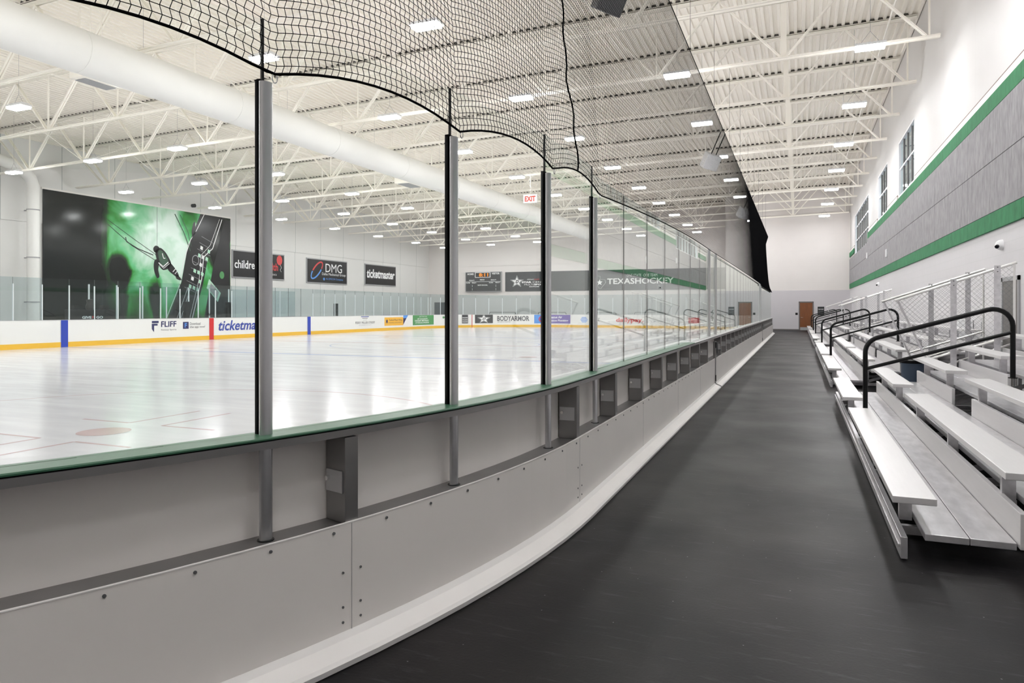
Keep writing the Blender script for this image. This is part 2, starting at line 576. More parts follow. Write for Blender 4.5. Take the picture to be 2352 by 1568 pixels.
def box_prof(o0, o1, z0, z1): return [(o0, z0), (o1, z0), (o1, z1), (o0, z1)]

XR, XLW, YE, YA, YB = 3.56, -35.7, 64.0, 58.0, -9.0
def zdeck(x): return 10.85 + 0.021 * x
def zchord(x): return 8.75 + 0.021 * x

# ------------------------------------------------------------------ structure
fl = MB().box(XLW - .3, XR + .3, YB - .3, YE + .3, -0.2, 0.0)
struct(fl.obj('floor', 'floor'))
def wallx(name, x0, x1, ya, yb, z0, z1, m):
    return struct(MB().box(x0, x1, ya, yb, z0, z1).obj(name, m))
wl = wallx('wall_left', XLW - 0.3, XLW, YB, YE, 0, 5.98, 'wallL')
wl2 = wallx('wall_left_upper', XLW - 0.3, XLW + 0.04, YB, YE, 5.98, zdeck(XLW) + .1, 'wallL')
# right wall: lower block, upper wall with window openings
wallx('wall_right_lower', XR, XR + 0.3, YB, YA, 0, 3.22, 'wallR')
WIN = [(26.7, 30.7, 5.9), (34.4, 38.2, 5.9), (43.3, 53.4, 5.33)]
up = MB()
ys = YB; ZT = 11.3
for a, b, zb in WIN:
    up.box(XR + .02, XR + 0.3, ys, a, 3.22, ZT)
    up.box(XR + .02, XR + 0.3, a, b, 3.22, zb)
    up.box(XR + .02, XR + 0.3, a, b, 8.05, ZT)
    ys = b
up.box(XR + .02, XR + 0.3, ys, YA, 3.22, ZT)
struct(up.obj('wall_right_upper', 'wallRu'))
# aisle end wall and main end wall with the return between them
XJ = -5.4
struct(MB().box(XJ, XR + .3, YA, YA + .3, 3.08, 11.3).obj('wall_far_aisle_upper', 'wallE'))
struct(MB().box(XJ, XR + .3, YA - .03, YA + .3, 0, 3.08).obj('wall_far_aisle_lower', 'wallEl'))
struct(MB().box(XJ, XJ + .3, YA + .3, YE, 0, 11.3).obj('wall_far_return', 'wallE'))
struct(MB().box(XLW, XJ, YE, YE + .3, 0, 5.98).obj('wall_far', 'wallE'))
struct(MB().box(XLW, XJ, YE - .04, YE + .3, 5.98, 11.0).obj('wall_far_upper', 'wallE'))
struct(MB().box(XLW, XR + .3, YB - .3, YB, 0, 11.3).obj('wall_near', 'wallE'))
struct(MB().box(XJ, XR, YA - .045, YA - .03, 0, .1).obj('baseboard_far', 'frame'))
# corrugated roof deck, ribs running the length of the hall
dk = MB(); pitch = 0.24; prof = []
x = XLW - .2
while x < XR + .3:
    z = zdeck(x)
    prof += [(x, z), (x + .085, z), (x + .105, z + .065), (x + .22, z + .065)]
    x += pitch
for yy in (YB - .2, YE + .3):
    for px, pz in prof: dk.v.append((px, yy, pz))
n = len(prof)
for i in range(n - 1): dk.f.append((i, i + 1, n + i + 1, n + i))
for yy in (YB - .2, YE + .3):
    pass
k = len(dk.v)
dk.v += [(XLW - .3, YB - .3, 11.6), (XR + .4, YB - .3, 11.6), (XR + .4, YE + .4, 11.6), (XLW - .3, YE + .4, 11.6)]
dk.f.append((k, k + 1, k + 2, k + 3))
struct(dk.obj('ceiling', 'ceil', fix=False))

# acoustic panels on the right wall: reveal trim, green bands and grey field
ac = empty('acoustic_panel', (XR, 20, 3.1), 'grey acoustic wall panelling edged with green bands above the bleachers', 'wall panel')
def yz(x0, x1, ya, yb, z0, z1, name, m, par, bevel=0):
    return part(MB().box(x0, XR - .002, ya, yb, z0, z1).obj(name, m, bevel=bevel), par)
seg = [YB + .2, 2.0, 6.1, 10.2, 14.3, 18.4, 22.5, 26.6, 30.7, 34.8, 38.9, 43.0, 47.1, 51.2, YA - .03]
for i in range(len(seg) - 1):
    a, b = seg[i] + .006, seg[i + 1] - .006
    yz(XR - .05, XR + .02, a, b, 3.16, 3.50, 'green_band', 'acgreen', ac)
    yz(XR - .05, XR + .02, a, b, 3.512, 4.51, 'grey_panel', 'acoustic', ac)
    ztop = 5.5 if a < 42.9 else 5.33
    yz(XR - .05, XR + .02, a, b, 4.525, ztop, 'grey_panel', 'acoustic', ac)
for a, b in [(YB + .2, 2.0), (2.0, 6.1), (6.1, 10.2), (10.2, 14.3), (14.3, 18.4), (18.4, 22.5), (22.5, 26.6), (26.6, 30.7), (30.7, 34.8), (34.8, 38.9), (38.9, 43.2), (53.5, YA - .03)]:
    yz(XR - .05, XR + .02, a + .004, b - .004, 5.512, 5.83, 'green_band', 'acgreen', ac)
for i, (a, b) in enumerate([(YB + .2, 26.5), (30.9, 34.2), (38.4, 43.1), (53.6, YA - .05)]):
    t = MB().box(XR - .02, XR + .02, a, b, 5.86, 6.0).obj('trim_%d' % (i + 1), 'white'); struct(t)
    t = MB().box(XR + .0, XR + .02, a, b, 6.02, 6.05).obj('trim_%d' % (i + 5), 'brown'); struct(t)
# white window frames; vertical mullions coloured dark to carry their side shade
for i, (a, b, zb) in enumerate(WIN):
    fr = MB(); t = .05; mull = []
    fr.box(XR + .02, XR + .16, a, a + .07, zb, 8.05).box(XR + .02, XR + .16, b - .07, b, zb, 8.05)
    fr.box(XR + .02, XR + .16, a, b, zb, zb + .07).box(XR + .02, XR + .16, a, b, 7.98, 8.05)
    nm = 3 if i < 2 else 7
    for j in range(1, nm + 1):
        y = a + (b - a) * j / (nm + 1)
        g = MB().box(XR + .06, XR + .12, y - .022, y + .022, zb, 8.0)
        mull.append(g)
    for zz in ([7.0] if i < 2 else [6.25, 7.15]):
        fr.box(XR + .05, XR + .15, a, b, zz - .03, zz + .03)
    wf = struct(fr.obj('window_%d' % (i + 1), 'plastic'))
    for g in mull: g.obj('mullion', 'frame').parent = wf
    g = MB().box(XR + .09, XR + .10, a, b, zb, 8.05).obj('window_pane', 'winglass'); g.parent = wf

# ------------------------------------------------------------------ roof joists
def make_joist(y):
    j = empty('roof_joist', (0, y, 0), '', 'joist', 'open web roof joists')
    def add(name, mb):
        o = mb.obj(name, 'steel', j, fix=False); return o
    xa, xb = -35.3, 3.45
    for nm, zf, w in (('top_chord', lambda x: zdeck(x) - .075, .13), ('bottom_chord', zchord, .10)):
        mb = MB()
        a = xa if nm == 'top_chord' else xa + .1
        for s in (-1, 1):
            oy = s * (.03 + w / 4 + .02)
            mb.bar((a, oy, zf(a)), (xb, oy, zf(xb)), w * .85, .018)
            mb.bar((a, s * .035, zf(a)), (xb, s * .035, zf(xb)), .016, w)
        if nm == 'top_chord':
            mb.bar((a, 0, zf(a) + .045), (xb, 0, zf(xb) + .045), .27, .02)
        add(nm, mb)
    bn = [-.4 - 3.6 * k for k in range(-1, 10)]
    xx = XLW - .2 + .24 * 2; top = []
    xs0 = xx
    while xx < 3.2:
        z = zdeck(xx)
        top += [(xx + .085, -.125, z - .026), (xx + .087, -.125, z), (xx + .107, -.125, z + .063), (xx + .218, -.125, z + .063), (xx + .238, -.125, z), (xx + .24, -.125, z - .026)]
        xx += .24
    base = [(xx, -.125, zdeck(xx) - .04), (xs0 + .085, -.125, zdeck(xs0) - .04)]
    MB().poly(top + base, (0, .02, 0)).obj('flute_gap_shade', 'gap_shade', j, fix=False)  # toothed dark strip added as the shade in the flute gaps above the chord
    for x in bn:
        zb = zchord(x)
        for dx in (-1.8, 1.8):
            xt = x + dx
            if xt > 3.45 or xt < -35.3: continue
            mb = MB()
            for s in (-1, 1):
                mb.bar((x + dx * .04, s * .04, zb + .04), (xt, s * .04, zdeck(xt) - .12), .05, .045)
            mb.bar((x + dx * .5 - .05, 0, (zb + zdeck(xt) - .12) / 2), (x + dx * .5 + .05, 0, (zb + zdeck(xt) - .12) / 2), .12, .03)
            add('web_member', mb)
        if x < 3.4: add('web_member', MB().bar((x, 0, zb), (x, 0, zdeck(x) - .1), *((.16, .04, (0, 1, 0)) if abs(x + .4) < .1 else (.045,))))
    for x in (-7.6, -18.4, -29.2):
        mb = MB().bar((x, 0, zchord(x)), (x, 4.0, zdeck(x) - .1), .022)
        mb.bar((x, 0, zdeck(x) - .1), (x, 4.0, zchord(x)), .022)
        add('cross_bracing', mb)
    add('web_member', MB().bar((-33.2, 0, zchord(-33.2)), (-35.4, 0, zdeck(-35.4) - .1), .07))
    return j
joist_y = [1.3 + 4.0 * k for k in range(-1, 16)]
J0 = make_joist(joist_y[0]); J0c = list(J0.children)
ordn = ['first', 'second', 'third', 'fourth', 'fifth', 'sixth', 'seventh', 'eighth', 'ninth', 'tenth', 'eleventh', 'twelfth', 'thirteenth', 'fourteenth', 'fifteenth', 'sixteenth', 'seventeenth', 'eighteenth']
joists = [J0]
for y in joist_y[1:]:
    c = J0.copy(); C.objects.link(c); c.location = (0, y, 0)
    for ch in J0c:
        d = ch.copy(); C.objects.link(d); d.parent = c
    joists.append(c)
for i, j in enumerate(joists):
    j['label'] = 'cream open-web roof joist spanning the rink, %s counted from the far end wall' % ordn[len(joists) - 1 - i]

# ------------------------------------------------------------------ LED high bays
def make_light():
    t = empty('high_bay_light', (0, 0, 0), '', 'ceiling light', 'LED high bay lights')
    hb = MB().box(-.36, .36, -.17, .17, .03, .09)
    for k in range(9): hb.box(-.33 + k * .08, -.325 + k * .08, -.13, .13, .09, .13)
    hb.obj('housing', 'plastic', t)
    MB().box(-.34, .34, -.15, .15, -.03, .03).obj('lens', 'lamp', t)
    MB().tube([(-.25, 0, .09), (0, 0, .42)], .004, 5).tube([(.25, 0, .09), (0, 0, .42)], .004, 5).tube([(0, 0, .42), (0, 0, 2.53)], .004, 5).obj('suspension_cable', 'lgrey', t)
    return t
L0 = make_light(); L0c = list(L0.children); first = True
rows = [(-32.0, 'row nearest the mural wall'), (-27.0, 'second row from the mural wall'), (-22.3, 'third row from the mural wall'),
        (-16.98, 'row above the white duct'), (-12.7, 'row right of the white duct'), (-7.95, 'third row from the right wall'),
        (-3.2, 'row above the near rink boards'), (1.7, 'row above the bleachers')]
lys = [-3.2, 2.6, 8.4, 14.15, 20.1, 25.65, 31.55, 37.3, 43.1, 48.9, 55.0, 60.4]  # first entry: unseen lamps added behind the camera to brighten the near boards
for x, rn in rows:
    yy = [y for y in lys if not (y > 57 and x > -6)]
    for i, y in enumerate(yy):
        if first: c = L0; first = False
        else:
            c = L0.copy(); C.objects.link(c)
            for ch in L0c:
                d = ch.copy(); C.objects.link(d); d.parent = c
        c.location = (x, y, 8.3 + .021 * x)
        c['label'] = 'LED high bay, %s from far end in the %s' % (ordn[len(yy) - 1 - i], rn)

# ------------------------------------------------------------------ fabric duct, heaters, pipe
dct = empty('air_duct', (-15.85, 25, 7.75), 'huge white round fabric air duct running the length of the ceiling', 'duct')
pr = [(-15.85, -8.5, 7.75), (-15.85, 56.0, 7.75)]
part(MB().tube(pr, .52, 36).obj('duct_tube', 'duct', smooth=True), dct)
part(MB().tube([(-15.85, 56.0, 7.75), (-15.85, 56.15, 7.75), (-15.85, 56.3, 7.75)], .45, 30).obj('duct_end_cap', 'duct', smooth=True), dct)
for k in range(13):
    y = -3 + 4.8 * k
    c = [(-15.85 + .525 * math.cos(a), y, 7.75 + .525 * math.sin(a)) for a in np.linspace(0, 2 * PI, 33)]
    part(MB().tube(c, .006, 4, cap=False).obj('duct_hoop', 'duct'), dct)
def heater(loc, s, lab):
    t = empty('ceiling_unit', loc, lab, 'air unit')
    MB().box(-s[0], s[0], -s[1], s[1], 0, s[2]).obj('casing', 'steel', t, bevel=.02)
    MB().box(-s[0] * .7, s[0] * .7, -s[1] * .8, s[1] * .8, -.02, 0.0).obj('grille', 'lgrey', t)
    MB().tube([(-s[0] * .8, 0, s[2]), (-s[0] * .8, 0, 2.6)], .015, 6).tube([(s[0] * .8, 0, s[2]), (s[0] * .8, 0, 2.6)], .015, 6).obj('hanger_rod', 'steel', t)
heater((-17.35, 13.0, 7.62), (.27, .55, .3), 'cream ceiling heater with grey grille above the left end of the duct')
heater((-17.4, 29.3, 7.6), (.42, .7, .35), 'small cream box unit hanging beneath the duct in mid ceiling')
pp = empty('wall_duct', (-35.0, 22.9, 0), 'vertical round white duct pipe left of the green mural', 'duct')
MB().tube([(0, 0, 0), (0, 0, 7.7), (0, -.15, 8.1), (0, -.6, 8.5), (.0, -1.6, 8.7), (.2, -6.5, 8.7)], .27, 20).obj('pipe', 'duct', pp, smooth=True)
for z in (1.95, 4.15, 6.5):
    MB().lathe([(.29, 0), (.29, .05)], (0, 0, z), 20).box(-.65, 0, -.03, .03, z, z + .05).obj('pipe_strap', 'lgrey', pp)
# sprinkler mains
for i, (x, lb) in enumerate([(-24.6, 'left half of the ceiling'), (-5.6, 'ceiling over the near boards'), (2.6, 'ceiling beside the right wall')]):
    o = MB().tube([(x, YB + .1, zdeck(x) - .35), (x, YA - .1, zdeck(x) - .35)], .03, 8).obj('sprinkler_pipe', 'steel')
    tag(o, 'thin cream sprinkler pipe running lengthwise under the %s' % lb, 'pipe', 'sprinkler pipes')

# speakers
def speaker(loc, s, yaw, m, lab):
    t = empty('hanging_speaker', loc, lab, 'loudspeaker', 'hanging loudspeakers')
    t.rotation_euler = (math.radians(28), math.radians(14), yaw)
    MB().poly([(-s * .5, -s * .4, -s * .5), (s * .5, -s * .4, -s * .5), (s * .5, -s * .4, s * .5), (-s * .5, -s * .4, s * .5)], (0, s * .8, 0)).obj('cabinet', m, t, bevel=.02)
    MB().box(-s * .44, s * .44, -s * .42, -s * .4, -s * .44, s * .44).obj('grille', m, t)
    MB().bar((-.1, 0, s * .5), (-.1, 0, 1.2), .03).bar((.1, 0, s * .5), (.1, 0, 1.2), .03).obj('bracket', 'black', t)
speaker((-3.32, 13.0, 7.52), .52, .7, 'darksteel', 'dark grey loudspeaker hanging at the top edge behind the net')
speaker((-3.30, 29.2, 7.6), .60, .55, 'plastic', 'white loudspeaker hanging behind the net, nearer of two white ones')
speaker((-3.18, 45.5, 7.6), .62, .55, 'plastic', 'white loudspeaker hanging behind the net, farther of two white ones')

# ------------------------------------------------------------------ ice sheet
ice = empty('ice_sheet', (-14.8, 27.2, 0), 'glossy white ice sheet with faint red and blue markings', 'ice')
n = 240; V = []
for i in range(n): V.append((*rp(PERIM * i / n, 0.012), ICE))
V2 = [(x, y, 0.004) for x, y, z in V]
ib = MB(); ib.v = V + V2; ib.f = [tuple(range(n))] + [(i, (i + 1) % n, n + (i + 1) % n, n + i) for i in range(n)]
part(ib.obj('ice_surface', 'ice'), ice)
def icef(x, y, dz=.0012): return (x, y, ICE + dz)
CX, CY = (XN + XL) / 2, (Y0 + Y1) / 2
def iline(x0, x1, ya, yb, m, nm='painted_line'):
    me = bpy.data.meshes.new(nm)
    me.from_pydata([icef(x0, ya), icef(x1, ya), icef(x1, yb), icef(x0, yb)], [], [(0, 1, 2, 3)])
    me.materials.append(M[m]); o = bpy.data.objects.new(nm, me); C.objects.link(o); part(o, ice)
for yy in (CY - 7.77, CY + 7.77): iline(XL + .02, XN - .02, yy - .15, yy + .15, 'iceblue')
iline(XL + .02, XN - .02, CY - .15, CY + .15, 'icered')
for s in (-1, 1):
    gy = CY + s * 27.13
    ins = R - math.sqrt(R * R - (R - 3.35) ** 2)
    iline(XL + ins, XN - ins, gy - .025, gy + .025, 'icered')
fi = lambda a, b: icef(a, b, .0016)
def disc(x, y, r, m, nm='faceoff_dot'):
    shape([(x + r * math.cos(t), y + r * math.sin(t)) for t in np.linspace(0, 2 * PI, 33)[:-1]], fi, m, ice, nm)
for sx in (-1, 1):
    for s in (-1, 1):
        cx, cy = CX + sx * 6.71, CY + s * (30.48 - 9.45)
        disc(cx, cy, .305, 'icered')
        ring(cx, cy, 4.57, 4.57, .05, fi, 'icered', ice, name='faceoff_circle')
        for a in (-1, 1):
            for b in (-1, 1):
                x0, y0 = cx + a * .3, cy + b * .6
                iline(min(x0, x0 + a * .9), max(x0, x0 + a * .9), y0 - .025, y0 + .025, 'icered')
                iline(x0 - .025, x0 + .025, min(y0, y0 + b * 1.2), max(y0, y0 + b * 1.2), 'icered')
        disc(cx, CY + s * 6.2, .305, 'icered')
ring(CX, CY, 4.57, 4.57, .05, fi, 'iceblue', ice, name='centre_circle')
disc(CX, CY, .15, 'iceblue')

# ------------------------------------------------------------------ near boards
UN0, UN1 = -Q - 3.0, A + 3.0
nb = empty('dasher_board', (XN, 8.0, 0), 'near rink boards with green cap rail, aluminium frame and white kick panels', 'rink boards')
def P_(o): return part(o, nb)
UG0, UG1 = 9.25, 10.6          # gate (u = y - 5.23)
UH0, UH1 = 29.2, 30.2
def near(name, prof, m, segs=None, step=.3, smooth=False):
    for a, b in (segs or [(UN0, UN1)]):
        o = sweep(prof, a, b, step).obj(name, m, smooth=smooth)
        P_(o)
near('ice_face_panel', box_prof(0, .013, ICE - .03, 1.04), 'poly')
near('kick_strip', box_prof(-.006, 0, ICE - .03, .27), 'yellow')
near('cap_rail', [(-.005, 1.046), (.170, 1.046), (.170, 1.052), (.165, 1.057), (.003, 1.057), (-.005, 1.052)], 'green', [(UN0, 6.6)])
near('cap_rail', [(-.005, 1.046), (.170, 1.046), (.170, 1.052), (.165, 1.057), (.003, 1.057), (-.005, 1.052)], 'alu', [(6.6, UN1)])
near('cap_gasket', box_prof(.02, .166, 1.039, 1.046), 'cord')
near('top_beam', box_prof(.125, .172, 1.008, 1.040), 'alu_dark')
near('ledge', box_prof(.013, .166, .575, .597), 'alu_dark')
GSEG = [(UN0, UG0 + .24), (UG0 + .38, UH0 + .24), (UH0 + .36, UN1)]
near('kick_panel', [(.166, .06), (.179, .06), (.179, .604), (.166, .604)], 'poly', GSEG)
near('edge_trim', box_prof(.167, .181, .603, .607), 'skirt', GSEG)
near('skirt', [(.150, .0), (.295, .004), (.300, .03), (.285, .045), (.20, .078), (.18, .105), (.165, .105), (.150, .06)], 'skirt', GSEG)
near('base_plate', box_prof(.0, .14, 0, .06), 'alu_dark')
posts_s = [-4.104, -2.884, -1.664, -.444, .776]
def s2u(s): return s * R / (R + .1) if s < 0 else s
post_u = [s2u(s) for s in [-8.984, -7.764, -6.544, -5.324] + posts_s]
for u in post_u:
    x, y = rp(u, .085)
    qx, qy = rp(u, 1.085); qx -= x; qy -= y          # outward normal
    a = MB()
    for zz in (.578, 2.59):
        for j in range(28):
            t = 2 * PI * j / 28; cr_, cs_ = .021 * math.cos(t), .030 * math.sin(t)
            a.v.append((x + qx * cr_ - qy * cs_, y + qy * cr_ + qx * cs_, zz))
    a.f = [(j, (j + 1) % 28, 28 + (j + 1) % 28, 28 + j) for j in range(28)] + [tuple(range(28))[::-1], tuple(range(28, 56))]
    P_(a.obj('glass_post', 'alu', smooth=True))
    P_(MB().lathe([(.036, 0), (.036, .003)], (x, y, .597), 24).obj('post_collar', 'black'))
    # black gasket channel on the rink side of the post
    x0, y0 = rp(u, .050) 
    tx, ty = rp(u + .01, .050); dx, dy = tx - x0, ty - y0; L = math.hypot(dx, dy); dx, dy = dx / L, dy / L
    P_(MB().bar((x0 , y0, 1.034), (x0, y0, 2.605), .024, .050, up=(dx, dy, 0)).obj('post_gasket', 'cord'))
    xo, yo = rp(u + .02, .125)
    ringp = [(xo + .012 * math.cos(t) * dx, yo + .012 * math.cos(t) * dy, 2.605 + .022 * math.sin(t)) for t in np.linspace(0, 2 * PI, 17)]
    P_(MB().tube(ringp, .003, 6, cap=False).obj('snap_hook', 'chrome'))
# glass joints
joint_u = post_u + [s2u(1.996 + 1.22 * k) for k in range(6)]
joint_u = [u for u in joint_u if u < UG0 - .1] + [UG0 + .2, UG0 + 1.4]
u = UG0 + 1.4
rest = []
while u < UH0 - 1.5:
    u += 1.22; rest.append(u)
rest += [UH0 + .2, UH0 + 1.2]
u = UH0 + 1.2
while u < UN1 - 1.3:
    u += 1.22; rest.append(u)
joint_u += rest
def pane(u0, u1, o, z0, z1, th, m, par, nm='glass_pane', gap=.006):
    p0 = Vector((*rp(u0 + gap, o), 0)); p1 = Vector((*rp(u1 - gap, o), 0))
    d = (p1 - p0).normalized(); nrm = Vector((d.y, -d.x, 0)) * (th / 2)
    mb = MB()
    mb.v = [tuple(p0 - nrm + Vector((0, 0, z0))), tuple(p1 - nrm + Vector((0, 0, z0))), tuple(p1 + nrm + Vector((0, 0, z0))), tuple(p0 + nrm + Vector((0, 0, z0))),
            tuple(p0 - nrm + Vector((0, 0, z1))), tuple(p1 - nrm + Vector((0, 0, z1))), tuple(p1 + nrm + Vector((0, 0, z1))), tuple(p0 + nrm + Vector((0, 0, z1)))]
    mb.f = [(0, 3, 2, 1), (4, 5, 6, 7), (0, 1, 5, 4), (1, 2, 6, 5), (2, 3, 7, 6), (3, 0, 4, 7)]
    return part(mb.obj(nm, m), par)
for i in range(len(joint_u) - 1):
    u0, u1 = joint_u[i], joint_u[i + 1]
    zt = 2.87 if u0 < .7 else (2.80 if u0 < UG0 else 2.80)
    pane(u0, u1, .055, 1.057, zt, .012, 'glass', nb)
    x, y = rp(u1, .055)
    if u1 < 1.0:
        P_(MB().bar((x, y, 2.59), (x, y, 2.875), .008, .014).obj('glass_edge', 'black'))
    else:
        P_(MB().bar((x, y, 1.057), (x, y, 2.795), .004, .012).obj('glass_edge', 'frame'))
x, y = rp(joint_u[4], .055)
# gates: full height posts with hinges and latch
for g0, g1 in ((UG0, UG1), (UH0, UH0 + .9)):
    for uu, oo in ((g0 + .2, .07), (g0 + (1.4 if g0 < 20 else 1.2), .07)):
        x, y = rp(uu, oo)
        P_(MB().box(x - .022, x + .022, y - .028, y + .028, 1.05, 2.84).obj('gate_post', 'alu', bevel=.006))
    x, y = rp(g0 + .3, .17)
    P_(MB().box(x - .03, x + .02, y - .06, y + .06, .05, .95).obj('gate_stile', 'alu_dark', bevel=.004))
    for zz in (.15, .82):
        P_(MB().box(x + .02, x + .035, y - .09, y - .05, zz, zz + .12).obj('gate_hinge', 'black'))
    P_(MB().box(x + .02, x + .05, y + .08, y + .13, .70, .93).tube([(x + .04, y + .05, .78), (x + .09, y + .15, .78)], .018, 10).obj('gate_latch', 'darksteel'))
# aluminium stanchions with clamp plates
stan = [-2.46, -4.9, -7.3, 0.0] + [1.23 + 1.2 * k for k in range(36)]
for u in stan:
    if abs(u - UG0 - .3) < .3 or abs(u - UH0 - .3) < .3: continue
    p0 = Vector((*rp(u, .02), 0)); p1 = Vector((*rp(u, .166), 0)); d = (p1 - p0).normalized(); t = Vector((-d.y, d.x, 0)) * .038
    mb = MB(); Z = (.597, 1.0)
    mb.v = [tuple(q + Vector((0, 0, z))) for z in Z for q in (p0 - t, p1 - t, p1 + t, p0 + t)]
    mb.f = [(0, 3, 2, 1), (4, 5, 6, 7), (0, 1, 5, 4), (1, 2, 6, 5), (2, 3, 7, 6), (3, 0, 4, 7)]
    s_ = P_(mb.obj('stanchion', 'alu_dark', bevel=.003))
    for sg in (-1, 1):
        c = p0.lerp(p1, .47) + t * sg * 1.08
        pl = MB().bar(tuple(c - d * .062 + Vector((0, 0, .79))), tuple(c + d * .062 + Vector((0, 0, .79))), .008, .105)
        q = pl.obj('clamp_plate', 'alu', bevel=.002); q.parent = s_; q.matrix_parent_inverse = s_.matrix_world.inverted() @ Matrix.Identity(4)
        q.matrix_parent_inverse = Matrix.Translation(nb.location).inverted() @ Matrix.Identity(4) if False else Matrix.Identity(4)
        bc = c - d * .038 + Vector((0, 0, .80)); tt = t.normalized() * sg
        bo = MB().tube([tuple(bc), tuple(bc + tt * .02)], .012, 8).obj('clamp_bolt', 'chrome'); bo.parent = s_
    s_.matrix_parent_inverse = Matrix.Translation(nb.location).inverted()
# screws along the kick panel
sc0 = None
su = [-6.6 + .31 * k for k in range(46)]
for i, u in enumerate(su):
    x, y = rp(u, .180); x2, y2 = rp(u, .1785)
    x3, y3 = rp(u, .184)
    mb = MB().tube([(x2, y2, .575), (x3, y3, .575)], .007, 8)
    P_(mb.obj('panel_screw', 'darksteel'))
for u in (-2.52, -2.42, -.05, .05):
    for z in (.38, .22, .15):
        x2, y2 = rp(u, .1785); x3, y3 = rp(u, .183)
        P_(MB().tube([(x2, y2, z), (x3, y3, z)], .006, 8).obj('panel_screw', 'darksteel'))
for u in [-4.9, -2.47, 0.0, 2.4, 4.8, 7.2]:
    x, y = rp(u, .1797)
    P_(MB().box(x - .0008, x + .0008, y - .0009, y + .0009, .1, .6).obj('panel_seam', 'lgrey'))

# ------------------------------------------------------------------ far boards (end and left sides)
UF0, UF1 = A + 3.0, PERIM - Q - 3.0
ZB = 1.165
fb = empty('dasher_board', (XL, 25, 0), 'far rink boards carrying printed advertisements above a yellow kick strip', 'rink boards')
def far(name, prof, m, a=UF0, b=UF1, step=.35):
    return part(sweep(prof, a, b, step).obj(name, m), fb)
far('board_face', box_prof(0, .05, ICE - .04, ZB), 'board')
far('kick_strip', box_prof(-.01, 0, ICE - .04, .275), 'yellow')
far('cap_rail', box_prof(-.005, .15, ZB, ZB + .02), 'alu')
fj = [UF0 + 1.22 * k for k in range(int((PERIM - Q - UF0) / 1.22))]
fj = []
u = UF0
while u < 79.0: fj.append(u); u += 1.22
u = 79.0
while u < UF1 - 1.2: fj.append(u); u += 1.115
for i in range(len(fj) - 1):
    u0, u1 = fj[i], fj[i + 1]
    if 95.0 < u0 < 96.1: pass
    pane(u0, u1, .055, ZB + .02, 2.86, .012, 'glassfar', fb)
    x, y = rp(u1, .075)
    clear = 93.5 < u1 < 99.5 or u1 < 52
    if clear:
        part(MB().tube([(x, y, ZB + .02), (x, y, 2.86)], .012, 6).obj('glass_joint', 'frame'), fb)
    else:
        part(MB().tube([(x, y, ZB + .02), (x, y, 2.60)], .028, 10).obj('glass_post', 'plastic', smooth=True), fb)
        part(MB().tube([(x, y, 2.60), (x, y, 2.86)], .008, 6).obj('glass_joint', 'frame'), fb)
def uf(u, dz=0.0, off=-.004):
    return None
def bf(uc, off=-.004):
    """mapping for lettering on the ice face: a to the right seen from the ice, from centre uc"""
    def f(a, b):
        x, y = rp(uc - a, off); return (x, y, b)
    return f
F_ = bf(0.0)
def U(u): return -u      # a = -u
def ad(u0, u1, z0, z1, m, nm='advertisement', off=-.004): return rect(-u0, -u1, z0, z1, bf(0, off), m, fb, nm)
def adt(s, u0, u1, z0, z1, m, bold=0.0, shear=0.0, off=-.008): return text(s, bf(0, off), -u0, -u1, z0, z1, m, fb, bold, shear, 'ad_lettering')
def ads(pts, m, off=-.008, nm='ad_emblem'): return shape([(-u, z) for u, z in pts], bf(0, off), m, fb, nm)
ad(109.51, 109.21, ICE - .03, ZB, 'blue', 'blue_line_mark', -.013)
ad(101.78, 101.49, ICE - .03, ZB, 'red', 'red_line_mark', -.013)
ad(94.1, 93.8, ICE - .03, ZB, 'blue', 'blue_line_mark', -.013)
ad(74.15, 74.09, ICE - .03, ZB, 'red', 'goal_line_mark', -.013)
ads([(105.19, 1.07), (104.82, 1.07), (104.82, .97), (105.19, .97)], 'navy'); ads([(105.19, .94), (104.88, .94), (104.88, .85), (105.07, .85), (105.07, .55), (105.13, .62), (105.19, .7)], 'navy')
adt('FLIFF', 104.68, 103.81, .78, 1.05, 'navy', .02); adt('Fantasy Sports', 104.68, 103.81, .59, .68, 'grey')
ad(103.42, 103.08, .66, 1.0, 'navy', 'app_icon', -.007); adt('F', 103.32, 103.18, .72, .94, 'skyblue', .02, off=-.011)
adt('Download', 103.0, 102.35, .84, .97, 'grey'); adt('the app now!', 103.0, 102.05, .66, .8, 'grey')
adt('ticketmaster', 101.17, 97.19, .50, 1.04, 'txtblue', .02, .25)
ad(88.45, 87.5, 1.08, 1.13, 'txtblue'); ad(88.3, 87.65, .98, 1.02, 'grey'); adt('LAW', 88.2, 87.75, .84, .92, 'lgrey')
adt('PERRY MILLER STREIFF', 89.12, 86.76, .62, .78, 'grey'); adt('ATTORNEYS AT LAW', 88.7, 87.2, .50, .56, 'lgrey')
ad(85.52, 82.93, .42, 1.03, 'adyel'); adt('TailorMed Way', 84.95, 83.05, .72, .9, 'brown'); adt('HOME DELIVERY', 84.95, 83.1, .60, .67, 'brown'); ads(star_pts(0, 0, 0, 0)[:0] or [(85.2 + .18 * math.cos(t) * (1 if i % 2 else .45), .74 + .2 * math.sin(t) * (1 if i % 2 else .45)) for i, t in enumerate(np.linspace(0, 2 * PI, 13)[:-1])], 'navy')
ads([(82.93, ZB), (82.2, ZB), (82.45, .95), (82.93, .95)], 'skyblue'); ads([(82.93, .95), (82.45, .95), (82.93, .45)], 'navy')
ad(81.51, 78.33, .38, ZB - .01, 'adgreen')
